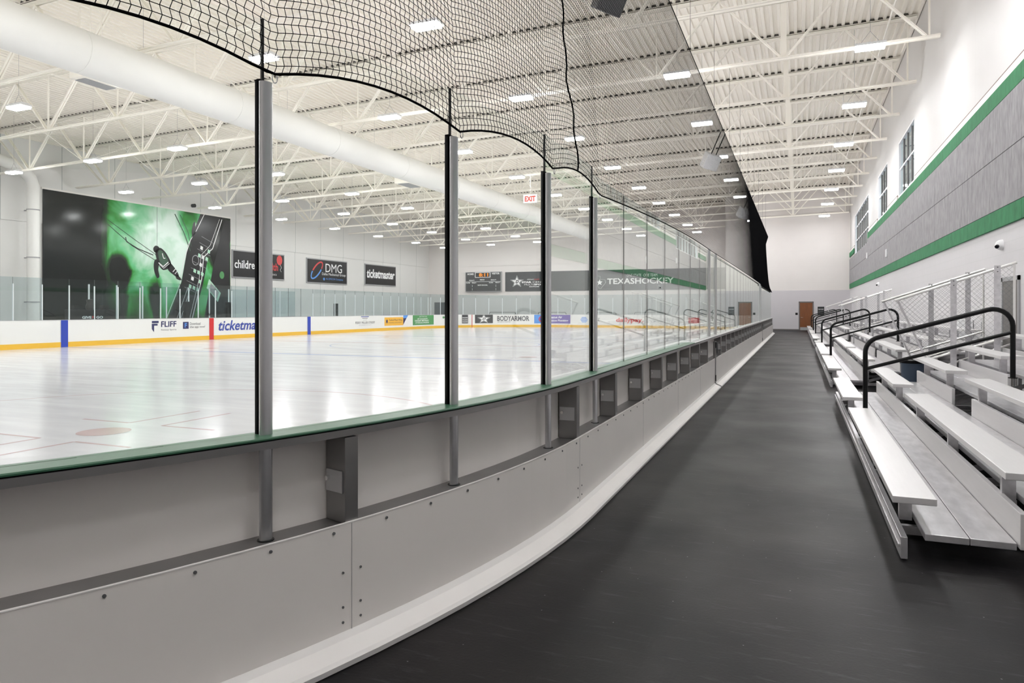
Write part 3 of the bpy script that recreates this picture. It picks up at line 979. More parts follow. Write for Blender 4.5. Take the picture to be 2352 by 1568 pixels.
adt('JUST FOR YOU', 80.5, 79.3, .98, 1.08, 'txt'); adt('GET YOUR GROUP\'S', 80.8, 79.2, .82, .92, 'txt', .02); adt('COOLEST BIRTHDAY', 81.2, 79.0, .67, .78, 'txt', .03); adt('AT YOUR LOCAL STARCENTER', 81.1, 79.0, .51, .62, 'txt', .02)
ads([(77.1 + .2 * math.cos(t) * (1 if i % 2 else .5), .95 + .14 * math.sin(t) * (1 if i % 2 else .5)) for i, t in enumerate(np.linspace(0, 2 * PI, 13)[:-1])], 'adgreen')
for k in range(3): pass
ad(75.11, 74.5, .42, ZB - .01, 'addark')
for z in (.9, .72, .55): adt('STARCENTER', 75.07, 74.54, z - .05, z + .05, 'txt', .02)
ad(73.83, 72.17, .42, ZB - .01, 'addark')
def star_logo(fn, ca, cb, r, par, sx=1.0):
    shape(star_pts(ca, cb, r, r * .45, sx), fn(-.008), 'txt', par, 'star_emblem')
    shape(star_pts(ca, cb, r * .93, r * .42, sx), fn(-.010), 'addark', par, 'star_emblem')
    shape(star_pts(ca, cb, r * .78, r * .34, sx), fn(-.012), 'txt', par, 'star_emblem')
    text('D', fn(-.014), ca - .22 * r * sx, ca + .26 * r * sx, cb - .25 * r, cb + .27 * r, 'addark', par, .05, .3, 'star_letter')
star_logo(lambda o: bf(0, o), -73.0, .79, .42, fb, 1.5)
adt('BODYARMOR', 71.78, 68.93, .60, 1.05, 'grey', .03); adt('SPORTS DRINK', 71.74, 70.58, .48, .56, 'grey')
ad(68.51, 67.3, .39, ZB - .02, 'skyblue'); ad(67.3, 65.26, .39, ZB - .02, 'purple')
ring(-67.7, .77, .42, .30, .09, bf(0, -.009), 'txtred', fb, name='ad_emblem'); ring(-67.7, .77, .30, .2, .08, bf(0, -.009), 'txtblue', fb, name='ad_emblem')
adt('Rescue Air', 67.2, 66.0, .84, 1.05, 'txt', .02); adt('Rescue Plumbing', 67.2, 65.45, .52, .74, 'txt', .02)
for k in range(5): ad(64.36 - abs(k - 2) * .06, 63.7 + abs(k - 2) * .06, .5 + k * .1, .56 + k * .1, 'skyblue')
adt('AT&T', 63.59, 62.63, .58, .88, 'grey')
adt('dailypay.', 61.24, 58.92, .45, .92, 'txtred', .03)
ad(55.2, 54.2, .5, .95, 'txtred'); adt('LAW OFFICE', 58.3, 55.8, .55, .68, 'lgrey')

# benches, pads, dark equipment behind the left boards
for i, (u, lb) in enumerate([(103.0, 'left of the red line mark'), (100.25, 'right of the red line mark'), (90.95, 'right of the far blue line mark')]):
    x, y = rp(u, .22)
    o = MB().box(x - .08, x + .08, y - .15, y + .15, 0, 2.0).obj('post_pad', 'black', bevel=.03)
    tag(o, 'tall black padded post on the far boards, %s' % lb, 'pad', 'black post pads')
bx, by = XL - .25, 17.4 + 2.0
gg = empty('box_sign', (XL - .12, 20.75, ZB + .02), 'black equipment case with white and red lettering on the left boards', 'case')
MB().box(-.25, .05, -1.05, 1.05, 0, .42).obj('case_body', 'sign', gg, bevel=.02)
MB().lathe([(.0, 0), (.16, 0), (.19, .1), (.13, .3), (.16, .42), (.05, .44)], (-.2, .05, .42), 16).obj('strapped_bundle', 'bundle', gg, smooth=True)
MB().box(-.2, .0, -.8, -.45, .42, .6).box(-.2, .0, .5, .8, .42, .6).obj('case_handle', 'black', gg)
fcs = lambda a, b: (.055 + XL - .12, 20.75 + a, ZB + .02 + b)
text('GIVE', fcs, -.50, -.08, .03, .14, 'txt', gg, .03); text('N', fcs, -.04, .08, .03, .15, 'txtred', gg, .04); text('GO', fcs, .14, .45, .03, .14, 'txt', gg, .03)
# team bench: seat plank, back wall with its own glass
tb = empty('player_bench', (XL - 1.6, 27, 0), 'long grey team bench in the box behind the left boards', 'bench')
part(MB().box(XL - 1.3, XL - .95, 19.5, 34.5, .5, .56).obj('seat', 'lgrey'), tb)
for k in range(6):
    y = 20 + 2.8 * k
    part(MB().box(XL - 1.25, XL - 1.0, y, y + .06, 0, .5).obj('leg', 'lgrey'), tb)
bwl = empty('bench_enclosure', (XL - 2.0, 27, 0), 'white low wall and glass enclosing the back of the team bench', 'enclosure')
part(MB().box(XL - 2.05, XL - 2.0, 22, 36, 0, 1.15).obj('low_wall', 'board'), bwl)
for k in range(10):
    y = 22 + 1.4 * k
    part(MB().box(XL - 2.04, XL - 2.02, y + .01, y + 1.39, 1.15, 2.75).obj('glass_pane', 'glassfar'), bwl)
    part(MB().bar((XL - 2.03, y, 1.15), (XL - 2.03, y, 2.75), .05).obj('glass_post', 'plastic'), bwl)
text('Airgas', lambda a, b: (XL - 1.99, 29.9 - a, b), 0, 1.1, 1.22, 1.48, 'sign', bwl, .03)
# pipe rails beyond the end boards
for i, (xc, lb) in enumerate([(-25.1, 'left of the pair behind the end boards'), (-20.3, 'second from left behind the end boards'), (-15.8, 'third from left behind the end boards'), (-11.6, 'rightmost behind the end boards')]):
    yy = Y1 + 1.1; w_ = 1.3
    o = MB().tube([(xc - w_, yy, 0), (xc - w_, yy, 1.28), (xc - w_ + .08, yy, 1.36), (xc + w_ - .08, yy, 1.36), (xc + w_, yy, 1.28), (xc + w_, yy, 0)], .03, 8).obj('barrier_rail', 'frame')
    tag(o, 'dark tubular barrier rail, %s' % lb, 'railing', 'barrier rails')

# ------------------------------------------------------------------ left wall graphics
def lw(x): 
    return lambda a, b: (x, a, b)      # a = world y, b = z
mu = empty('mural', (XLW, 30.1, 4.4), 'huge glossy green and black hockey mural covering the left wall', 'mural')
def mural_mat():
    m, n, l, b = nt('mural_print')
    b.inputs['Roughness'].default_value = 0.13
    b.inputs['Specular IOR Level'].default_value = 0.2
    g = n.new('ShaderNodeNewGeometry')
    sp = n.new('ShaderNodeSeparateXYZ'); l.new(g.outputs['Position'], sp.inputs[0])
    mp = n.new('ShaderNodeMapping'); mp.inputs['Scale'].default_value = (1, .55, .5); mp.inputs['Location'].default_value = (3, 2.3, 1.7)
    l.new(g.outputs['Position'], mp.inputs[0])
    t = n.new('ShaderNodeTexNoise'); t.inputs['Scale'].default_value = .9; t.inputs['Detail'].default_value = 5; t.inputs['Distortion'].default_value = .7
    l.new(mp.outputs[0], t.inputs['Vector'])
    # radial glow printed in the artwork round (y=31.5, z=5)
    d = n.new('ShaderNodeVectorMath'); d.operation = 'DISTANCE'
    sc = n.new('ShaderNodeVectorMath'); sc.operation = 'MULTIPLY'; sc.inputs[1].default_value = (0, 1, .85)
    l.new(g.outputs['Position'], sc.inputs[0]); l.new(sc.outputs[0], d.inputs[0]); d.inputs[1].default_value = (0, 31.7, 4.9)
    r = n.new('ShaderNodeMapRange'); r.inputs[1].default_value = 6.2; r.inputs[2].default_value = .8; r.inputs[3].default_value = 0; r.inputs[4].default_value = 1
    l.new(d.outputs[1], r.inputs[0])
    ad_ = n.new('ShaderNodeMath'); ad_.operation = 'MULTIPLY_ADD'; ad_.inputs[1].default_value = 1.1; ad_.inputs[2].default_value = -.53
    l.new(t.outputs[0], ad_.inputs[0])
    s2 = n.new('ShaderNodeMath'); s2.operation = 'ADD'; l.new(r.outputs[0], s2.inputs[0]); l.new(ad_.outputs[0], s2.inputs[1])
    # the printed glow stops short of the left panels; soft dark skaters are printed over it
    cut = n.new('ShaderNodeMapRange'); cut.inputs[1].default_value = 25.9; cut.inputs[2].default_value = 27.5; cut.inputs[3].default_value = -.75; cut.inputs[4].default_value = 0
    sy = n.new('ShaderNodeSeparateXYZ'); l.new(g.outputs['Position'], sy.inputs[0]); l.new(sy.outputs[1], cut.inputs[0])
    acc = n.new('ShaderNodeMath'); acc.operation = 'ADD'; l.new(s2.outputs[0], acc.inputs[0]); l.new(cut.outputs[0], acc.inputs[1])
    wob = n.new('ShaderNodeVectorMath'); wob.operation = 'MULTIPLY_ADD'; wob.inputs[1].default_value = (0, .9, .9)
    l.new(t.outputs['Color'], wob.inputs[0]); l.new(g.outputs['Position'], wob.inputs[2])
    for (py, pz, ry, rz, am) in ((28.6, 4.4, .6, .85, .6), (28.75, 2.9, .3, 1.2, .4), (31.0, 3.0, .4, 1.0, .5), (31.1, 1.9, .22, 1.0, .4), (35.7, 6.6, 1.0, 1.8, .8), (33.4, 7.6, .8, 1.1, .5)):
        q = n.new('ShaderNodeVectorMath'); q.operation = 'SUBTRACT'; q.inputs[1].default_value = (0, py, pz); l.new(wob.outputs[0], q.inputs[0])
        q2 = n.new('ShaderNodeVectorMath'); q2.operation = 'MULTIPLY'; q2.inputs[1].default_value = (0, 1 / ry, 1 / rz); l.new(q.outputs[0], q2.inputs[0])
        ln = n.new('ShaderNodeVectorMath'); ln.operation = 'LENGTH'; l.new(q2.outputs[0], ln.inputs[0])
        mr = n.new('ShaderNodeMapRange'); mr.inputs[1].default_value = .6; mr.inputs[2].default_value = 1.35; mr.inputs[3].default_value = -am; mr.inputs[4].default_value = 0
        l.new(ln.outputs[1], mr.inputs[0])
        a2 = n.new('ShaderNodeMath'); a2.operation = 'ADD'; l.new(acc.outputs[0], a2.inputs[0]); l.new(mr.outputs[0], a2.inputs[1]); acc = a2
    s2 = acc
    cr = n.new('ShaderNodeValToRGB'); e = cr.color_ramp.elements
    e[0].position = .08; e[0].color = (.004, .006, .005, 1)
    e[1].position = .92; e[1].color = (.80, .95, .86, 1)
    for p, c in ((.24, (.012, .05, .012, 1)), (.40, (.04, .30, .05, 1)), (.60, (.16, .58, .26, 1))):
        q = e.new(p); q.color = c
    l.new(s2.outputs[0], cr.inputs[0]); l.new(cr.outputs[0], b.inputs['Base Color'])
    return m
part(MB().box(XLW + .042, XLW + .09, 23.8, 36.46, .9, 7.75).obj('printed_panel', mural_mat()), mu)
part(MB().box(XLW + .042, XLW + .095, 23.72, 36.54, 7.75, 7.84).obj('top_trim', 'white'), mu)
XM = XLW + .096
def ms(pts, m, dx=0.0, nm='printed_figure'): return shape(pts, lw(XM + dx), m, mu, nm)
for y in (27.3, 30.6, 33.6): ms([(y, .9), (y + .015, .9), (y + .015, 7.75), (y, 7.75)], 'sign', .004, 'panel_seam')
# dark tower band leaning across the right part, with white edge lines and lit windows
ms([(31.3, .9), (33.3, .9), (34.1, 3.2), (34.5, 4.9), (35.6, 7.75), (33.9, 7.75), (32.9, 5.6), (32.4, 3.3)], 'sign', .002, 'printed_tower')
def mline(pts, w_, m='txt', dx=.006):
    for (a0, b0), (a1, b1) in zip(pts[:-1], pts[1:]):
        L = math.hypot(a1 - a0, b1 - b0); nx, ny = -(b1 - b0) / L * w_ / 2, (a1 - a0) / L * w_ / 2
        ms([(a0 - nx, b0 - ny), (a1 - nx, b1 - ny), (a1 + nx, b1 + ny), (a0 + nx, b0 + ny)], m, dx, 'printed_line')
mline([(31.2, .9), (32.3, 3.2), (32.55, 4.6), (33.1, 6.0), (33.6, 6.7), (34.2, 7.75)], .05)
mline([(33.2, .9), (34.0, 3.6), (34.15, 5.0), (34.9, 5.6), (35.7, 7.6)], .06)
mline([(33.0, .9), (33.8, 3.6), (33.95, 5.1), (34.7, 5.8), (35.5, 7.6)], .03)
mline([(32.0, .9), (32.9, 3.0)], .03); mline([(32.3, .9), (33.1, 3.0)], .03)
rng = random.Random(3)
ring(33.5, 4.75, .28, .33, .05, lw(XM + .007), 'lgrey', mu, name='printed_ring')
ms([(34.2, 1.0), (36.4, 1.0), (36.4, 7.6), (35.9, 7.6), (34.9, 4.2)], 'sign', .003, 'printed_shadow')
ms([(34.6, 3.6), (35.6, 2.7), (35.35, 2.1), (34.4, 3.0)], 'mint', .007, 'printed_light'); ms([(34.75, 3.35), (35.45, 2.75), (35.25, 2.3), (34.6, 2.9)], 'lgrey', .009, 'printed_light')
ring(35.7, 3.9, .2, .25, .2, lw(XM + .007), 'adgreen', mu, name='printed_ring')
def smooth(pts, k=6):
    out = []; n_ = len(pts)
    for i in range(n_):
        p0, p1, p2, p3 = (pts[(i + j) % n_] for j in (-1, 0, 1, 2))
        for q in range(k):
            t = q / k
            out.append(tuple(.5 * (2 * p1[c] + (p2[c] - p0[c]) * t + (2 * p0[c] - 5 * p1[c] + 4 * p2[c] - p3[c]) * t * t + (3 * p1[c] - p0[c] - 3 * p2[c] + p3[c]) * t ** 3) for c in (0, 1)))
    return out
def fig(pts, m, dx): ms(smooth(pts), m, dx, 'printed_skater')
# small skating figure: helmet, torso in green jersey, gloves, legs with striped socks, skate
fig([(30.35, 5.25), (30.5, 5.42), (30.72, 5.38), (30.78, 5.2), (30.65, 5.02), (30.42, 5.05)], 'sign', .006)
fig([(30.55, 5.2), (30.85, 5.32), (31.2, 5.1), (31.5, 4.7), (31.62, 4.4), (31.4, 4.1), (31.05, 4.0), (30.8, 4.2), (30.6, 4.6), (30.5, 4.95)], 'sign', .006)
fig([(30.72, 5.15), (30.95, 5.15), (31.25, 4.85), (31.42, 4.55), (31.25, 4.3), (30.98, 4.25), (30.8, 4.5), (30.7, 4.85)], 'jersey', .008)
fig([(30.45, 4.55), (30.62, 4.6), (30.75, 4.35), (30.7, 4.0), (30.78, 3.6), (30.62, 3.5), (30.45, 3.8), (30.38, 4.2)], 'sign', .006)
fig([(31.45, 4.5), (31.65, 4.4), (32.0, 4.05), (32.2, 3.72), (32.1, 3.6), (31.8, 3.75), (31.4, 4.05)], 'sign', .006)
fig([(32.05, 3.75), (32.3, 3.6), (32.42, 3.45), (32.2, 3.45), (32.0, 3.55)], 'sign', .006)
mline([(30.98, 5.0), (31.08, 4.7), (31.2, 4.72)], .05, dx=.01); mline([(30.72, 4.42), (31.05, 4.2), (31.42, 4.5)], .06, dx=.01); mline([(30.78, 4.32), (31.08, 4.1), (31.5, 4.42)], .03, dx=.01)
mline([(31.75, 3.92), (31.95, 4.12)], .05, dx=.01); mline([(31.9, 3.8), (32.08, 3.98)], .04, dx=.01)
# dark falling shapes and lattice on the tower
fig([(33.3, 7.0), (33.45, 7.2), (33.5, 6.6), (33.6, 6.2), (33.5, 5.9), (33.3, 6.1), (33.2, 6.5)], 'sign', .006)
mline([(31.9, 7.5), (32.6, 6.4), (33.1, 5.3)], .07, 'jersey', .004); mline([(32.3, 7.5), (32.9, 6.5), (33.15, 5.6)], .05, 'jersey', .004)
for k_ in range(9):
    t_ = k_ / 8; a_ = 32.75 + t_ * 1.35; c_ = 2.9 + t_ * 3.3
    mline([(a_ - .12, c_ + .12), (a_ + .95, c_ - .28)], .022, 'lgrey', .0065)
for k_ in range(7):
    t_ = k_ / 6; a_ = 32.95 + t_ * 1.1; c_ = 3.0 + t_ * 3.0
    for q_ in (0, .3, .6):
        if rng.random() < .65: ms([(a_ + q_, c_ - q_ * .3), (a_ + q_ + .2, c_ - q_ * .3 - .08), (a_ + q_ + .24, c_ - q_ * .3 + .14), (a_ + q_ + .05, c_ - q_ * .3 + .22)], rng.choice(['txt', 'mint', 'mint']), .007, 'printed_light')
mline([(30.35, 4.85), (29.3, 5.15), (28.55, 5.5), (28.5, 5.75)], .05, 'sign', .008)
mline([(27.4, 6.35), (28.9, 5.3), (30.6, 4.5)], .035, 'sign', .004); mline([(27.4, 6.6), (29.2, 5.6), (30.9, 4.7)], .03, 'sign', .004)
def cab(a0, a1, z0, z1, lab):
    t = empty('banner_sign', (XLW, (a0 + a1) / 2, (z0 + z1) / 2), lab, 'sign', 'sponsor banners on the left wall')
    part(MB().box(XLW, XLW + .07, a0, a1, z0, z1).obj('frame', 'lgrey'), t)
    part(MB().box(XLW + .05, XLW + .08, a0 + .08, a1 - .08, z0 + .08, z1 - .08).obj('face', 'sign'), t)
    return t
XS = XLW + .083
b1 = cab(36.65, 41.86, 3.78, 5.7, 'black sponsor banner with childrens health lettering and red balloon beside the mural')
text("children's", lw(XS), 36.85, 39.5, 4.45, 5.05, 'txt', b1, .015); text('health', lw(XS), 39.6, 41.15, 4.45, 5.0, 'txtred', b1, .015)
text('ORTHOPEDICS', lw(XS), 39.6, 41.0, 4.1, 4.22, 'txt', b1)
shape([(41.3 + .3 * math.cos(t), 5.25 + .36 * math.sin(t)) for t in np.linspace(0, 2 * PI, 25)[:-1]], lw(XS + .002), 'txtred', b1, 'balloon')
part(MB().tube([(XS + .004, 41.4, 4.9), (XS + .004, 41.5, 4.7), (XS + .004, 41.38, 4.55), (XS + .004, 41.48, 4.4)], .015, 5).obj('balloon_string', 'txt'), b1)
b2 = cab(44.41, 49.71, 3.70, 5.68, 'black sponsor banner with DMG lettering and red blue ellipse')
ring(45.65, 4.75, .98, .42, .13, lw(XS), 'skyblue', b2, 120, 300, rot=.75, name='ellipse_mark'); ring(45.65, 4.75, .98, .42, .13, lw(XS), 'txtred', b2, -55, 115, rot=.75, name='ellipse_mark')
text('DMG', lw(XS), 46.75, 48.95, 4.65, 5.35, 'txt', b2); text('Dallas Mechanical Group', lw(XS), 46.3, 49.45, 4.33, 4.6, 'txt', b2)
text('An EMCOR Company', lw(XS), 46.8, 49.1, 4.0, 4.18, 'skyblue', b2)
shape([(46.55, 4.22), (46.7, 4.08), (46.55, 3.94), (46.4, 4.08)], lw(XS), 'skyblue', b2, 'diamond_mark')
b3 = cab(52.35, 57.49, 3.80, 5.70, 'black sponsor banner with white ticketmaster lettering nearest the far corner')
text('ticketmaster', lw(XS), 52.6, 57.25, 4.45, 5.25, 'txt', b3, .03, .15)
# camera and small boxes above the mural
for y, z, lb in ((33.3, 8.2, 'above the middle of the mural'),):
    o = MB().tube([(XLW, y, z), (XLW + .25, y, z)], .12, 14).obj('wall_camera', 'lensd'); tag(o, 'dark round camera mounted high %s' % lb, 'camera')

# ------------------------------------------------------------------ far wall: scoreboard and banner
ew = lambda off: (lambda a, b: (a, YE - off, b))
sb = empty('scoreboard', (-29.36, YE, 4.4), 'black and white scoreboard with orange clock on the far wall', 'scoreboard')
part(MB().box(-31.34, -27.38, YE - .2, YE, 3.40, 5.40).obj('frame', 'lgrey'), sb)
part(MB().box(-31.28, -27.44, YE - .22, YE - .2, 3.46, 5.34).obj('face', 'addark'), sb)
part(MB().box(-30.25, -28.55, YE - .24, YE - .22, 4.82, 5.34).obj('clock_frame', 'txt', bevel=.01), sb)
part(MB().box(-30.18, -28.62, YE - .25, YE - .24, 4.87, 5.30).obj('clock_face', 'sign'), sb)
f = ew(.255)
text('8:11', f, -29.8, -28.78, 4.92, 5.26, 'led', sb, .03)
f = ew(.225)
for s, a0, a1, z0, z1 in (('HOME', -31.1, -30.4, 5.1, 5.28), ('VISITOR', -28.4, -27.55, 5.12, 5.3), ('PENALTY', -30.9, -30.3, 4.5, 4.6), ('PERIOD', -29.7, -29.2, 4.54, 4.66), ('PENALTY', -28.5, -27.9, 4.52, 4.62),
                          ('PLAYER', -31.25, -30.8, 4.25, 4.35), ('PENALTY', -30.6, -30.1, 4.25, 4.35), ('PLAYER', -28.7, -28.25, 4.25, 4.35), ('PENALTY', -28.0, -27.5, 4.25, 4.35), ('SHOTS ON GOAL', -29.95, -28.85, 4.0, 4.12)):
    text(s, f, a0, a1, z0, z1, 'txt', sb, .03)
rect(-31.28, -27.44, 4.40, 4.43, f, 'txt', sb, 'divider_line')
for a in (-30.55, -27.95):
    for z in (4.05, 3.93, 3.7, 3.58): rect(a - .03, a + .03, z - .025, z + .025, f, 'txt', sb, 'digit_mark')
wb = empty('wall_banner', (-16, YE, 4.3), 'long charcoal banner with star emblem and TEXASHOCKEY lettering', 'banner')
part(MB().box(-27.01, -5.45, YE - .06, YE, 3.41, 5.32).obj('face', 'panelgrey'), wb)
star_logo(lambda o: ew(.062 - o), -25.75, 4.35, .62, wb, 1.2)
f = ew(.066)
text('STAR', f, -25.24, -24.2, 4.2, 4.38, 'txt', wb, .06); text('CENTER', f, -24.1, -22.4, 4.2, 4.38, 'txt', wb, .0)
text('MULTI', f, -24.96, -24.0, 3.98, 4.13, 'txt', wb, .0); text('SPORT', f, -23.95, -22.7, 3.98, 4.13, 'txt', wb, .06)
text('SOUTHLAKE', f, -24.45, -23.41, 3.8, 3.9, 'txt', wb, .04)
text("children's", f, -24.68, -23.95, 4.5, 4.64, 'txt', wb); text('health', f, -23.92, -23.4, 4.5, 4.64, 'txtred', wb)
text('TEXASHOCKEY', f, -16.62, -10.45, 3.98, 4.52, 'txt', wb, .02); text('ONE STATE.  ONE TEAM.', f, -14.76, -11.9, 4.65, 4.9, 'txt', wb, 0, .2)
tex = [(-17.75, 4.75), (-17.3, 4.75), (-17.3, 4.45), (-16.85, 4.42), (-16.75, 4.15), (-17.0, 3.85), (-17.25, 3.55), (-17.4, 3.6), (-17.55, 3.9), (-17.75, 3.85), (-17.95, 4.15), (-17.75, 4.2)]
for (a0, c0), (a1, c1) in zip(tex, tex[1:] + tex[:1]):
    part(MB().bar((a0, YE - .066, c0), (a1, YE - .066, c1), .01, .05, up=(0, 1, 0)).obj('outline_stroke', 'txt'), wb)
shape(star_pts(-17.35, 4.15, .3, .13), f, 'txt', wb, 'star_emblem')
# main-wall door, left end
d3 = struct(MB().box(-35.0, -33.7, YE - .05, YE + .02, 0, 2.35).obj('door_3', 'frame'))
dl = MB().box(-34.9, -33.8, YE - .07, YE - .05, .02, 2.25).obj('door_leaf', 'darksteel'); dl.parent = d3
# ------------------------------------------------------------------ aisle end: door, plates, signs
d1 = struct(MB().box(0.0, .08, YA - .08, YA - .02, 0, 2.22).box(.97, 1.05, YA - .08, YA - .02, 0, 2.22).box(0, 1.05, YA - .08, YA - .02, 2.13, 2.22).obj('door_1', 'frame'))
o = MB().box(.08, .97, YA - .06, YA - .03, .01, 2.13).obj('door_leaf', 'wood'); o.parent = d1
o = MB().tube([(.16, YA - .06, 1.0), (.16, YA - .12, 1.0), (.30, YA - .12, 1.0)], .012, 8).obj('door_handle', 'chrome'); o.parent = d1
o = MB().box(.1, .95, YA - .065, YA - .06, .02, .25).obj('kick_plate', 'lgrey'); o.parent = d1
o = MB().box(-.24, -.07, YA - .045, YA - .03, 1.19, 1.36).obj('door_sign', 'sign'); tag(o, 'small black room plaque left of the brown far door', 'sign')
ns = empty('notice_board', (1.56, YA - .03, 1.5), 'dark grey notice board with white writing right of the brown far door', 'sign')
part(MB().box(1.33, 1.79, YA - .05, YA - .03, 1.16, 1.82).obj('board', 'addark'), ns)
fn = lambda a, b: (a, YA - .052, b)
text('RINK RULES', fn, 1.38, 1.74, 1.60, 1.66, 'txt', ns, .03)
for k in range(6): text('skaters must keep clear of', fn, 1.38, 1.74, 1.52 - .055 * k, 1.55 - .055 * k, 'lgrey', ns)
# side door in the right wall near the fence, cabinet, outlets
d2 = struct(MB().box(XR - .03, XR, 14.55, 14.63, 0, 2.2).box(XR - .03, XR, 15.6, 15.68, 0, 2.2).box(XR - .03, XR, 14.55, 15.68, 2.12, 2.2).obj('door_2', 'lgrey'))
o = MB().box(XR - .02, XR + .0, 14.63, 15.6, .01, 2.12).obj('door_leaf', 'frame'); o.parent = d2
o = MB().box(XR - .06, XR - .02, 15.45, 15.55, 1.0, 1.12).obj('door_handle', 'chrome'); o.parent = d2
cb = empty('wall_cabinet', (3.40, 18.4, .9), 'white metal cabinet standing behind the fence by the right wall', 'cabinet')
MB().box(-.13, .15, -.35, .35, -.9, .48).obj('body', 'plastic', cb, bevel=.01); MB().box(-.14, -.13, -.32, .32, -.8, .45).obj('door', 'plastic', cb); MB().box(-.16, -.14, .22, .26, -.1, .05).obj('handle', 'lgrey', cb)
def dome(y, z, lab):
    t = empty('dome_camera', (XR, y, z), lab, 'camera', 'dome cameras on the right wall')
    b_ = MB().lathe([(.10, 0), (.10, .03), (.092, .06), (.07, .095), (.035, .118), (0.01, .125)], (0, 0, 0), 24)
    b_.v = [(-z_, y_, x_) for x_, y_, z_ in b_.v]
    b_.obj('housing', 'plastic', t, smooth=True)
    MB().tube([(-.085, -.045, -.02), (-.115, -.085, -.04)], .035, 16).obj('lens', 'lensd', t, smooth=True)
dome(15.7, 2.82, 'white dome security camera on the right wall, nearer of two')
dome(37.6, 2.81, 'white dome security camera on the right wall, farther of two')
for y, z, lb in ((33.8, 4.02, 'nearer of two'), (43.0, 4.57, 'farther of two')):
    o = MB().box(XR - .12, XR - .05, y - .08, y + .08, z - .17, z + .17).obj('wall_strobe', 'plastic', bevel=.02); tag(o, 'small white alarm box on the grey panelling, %s' % lb, 'alarm box', 'alarm boxes')
o = MB().box(XR - .03, XR, 17.1, 17.25, 1.05, 1.35).obj('light_switch', 'lgrey'); tag(o, 'grey switch plate on the wall behind the fence', 'switch')
ex = empty('exit_sign', (-12.1, 31.8, 7.0), 'red lit exit sign hanging under the mid ceiling joists', 'sign')
MB().box(-.35, .35, -.04, .04, -.2, .2).obj('body', 'plastic', ex); text('EXIT', lambda a, b: (-12.1 + a, 31.8 - .042, 7.0 + b), -.28, .28, -.13, .13, 'exit', ex, .04)
MB().tube([(0, 0, .2), (0, 0, 3.59)], .01, 6).obj('stem', 'steel', ex)

# ------------------------------------------------------------------ bleachers
RUN, RISE, NR = .61, .203, 5
def gaps(y0, y1, gs):
    out = []; a = y0
    for g0, g1 in gs: out.append((a, g0)); a = g1
    out.append((a, y1)); return out
def bleacher(y0, y1, gs, lab):
    t = empty('bleacher', (.6, y0, 0), lab, 'bleacher', 'aluminium bleachers along the right wall')
    def add(nm, mb, m, bv=.004): return local(mb, t).obj(nm, m, t, bevel=bv)
    add('ground_rail', MB().box(.60, .64, y0 - .05, y1, .015, .155).box(.585, .60, y0 - .05, y1, .09, .11), 'bench')
    brackets = list(np.arange(y0 + .52, y1 - .2, 1.83))
    for k in range(NR):
        dx, dz = RUN * k, RISE * k
        segs = gaps(y0, y1, gs)
        for a, b in segs:
            add('seat_plank', MB().box(.56 + dx, .81 + dx, a, b, .355 + dz, .40 + dz), 'seat')
            for yb in brackets:
                if a + .05 < yb < b - .02:
                    add('seat_bracket', MB().box(.655 + dx, .735 + dx, yb - .025, yb + .025, .12 + dz, .355 + dz), 'bench', 0)
            for yb in (a + .12, b - .14):
                if b - a < 3 and min(abs(yb - q) for q in brackets) > .5:
                    add('seat_bracket', MB().box(.655 + dx, .735 + dx, yb - .025, yb + .025, .12 + dz, .355 + dz), 'bench', 0)
        add('foot_plank', MB().box(.745 + dx, .988 + dx, y0 + .02, y1, .125 + dz, .17 + dz), 'bench')
        if k < NR - 1:
            add('foot_plank', MB().box(.992 + dx, 1.235 + dx, y0 + .02, y1, .125 + dz, .17 + dz), 'bench')
            for a, b in gaps(y0 - .03, y1, gs if k else []):
                add('riser_plank', MB().box(1.24 + dx, 1.278 + dx, a, b, .145 + dz, .365 + dz), 'seat')
    for yb in brackets:
        mb = MB()
        mb.bar((.64, yb, .05), (3.5, yb, .05), .05, .06)
        mb.bar((1.25, yb, .085), (3.4, yb, .085 + .333 * 2.15), .04, .05)
        for k in range(1, NR): mb.bar((.72 + RUN * k, yb, .03), (.72 + RUN * k, yb, .12 + RISE * k), .04)
        mb.bar((1.6, yb + .02, .06), (3.3, yb + .02, .45), .03)
        add('under_frame', mb, 'bench', 0)
    return t
bleacher(5.1, 13.55, [(9.5, 10.62)], 'aluminium bleacher section nearest the camera, in front of the blue bin')
bleacher(15.72, 29.6, [(20.1, 20.85), (27.9, 28.55)], 'long aluminium bleacher section in the middle, between bin and far fence')
bleacher(31.9, 46.0, [(38.2, 39.0), (44.1, 44.8)], 'aluminium bleacher section beyond the second pair of fences')
bleacher(48.2, 56.0, [(51.5, 52.2)], 'aluminium bleacher section farthest away beside the brown door')

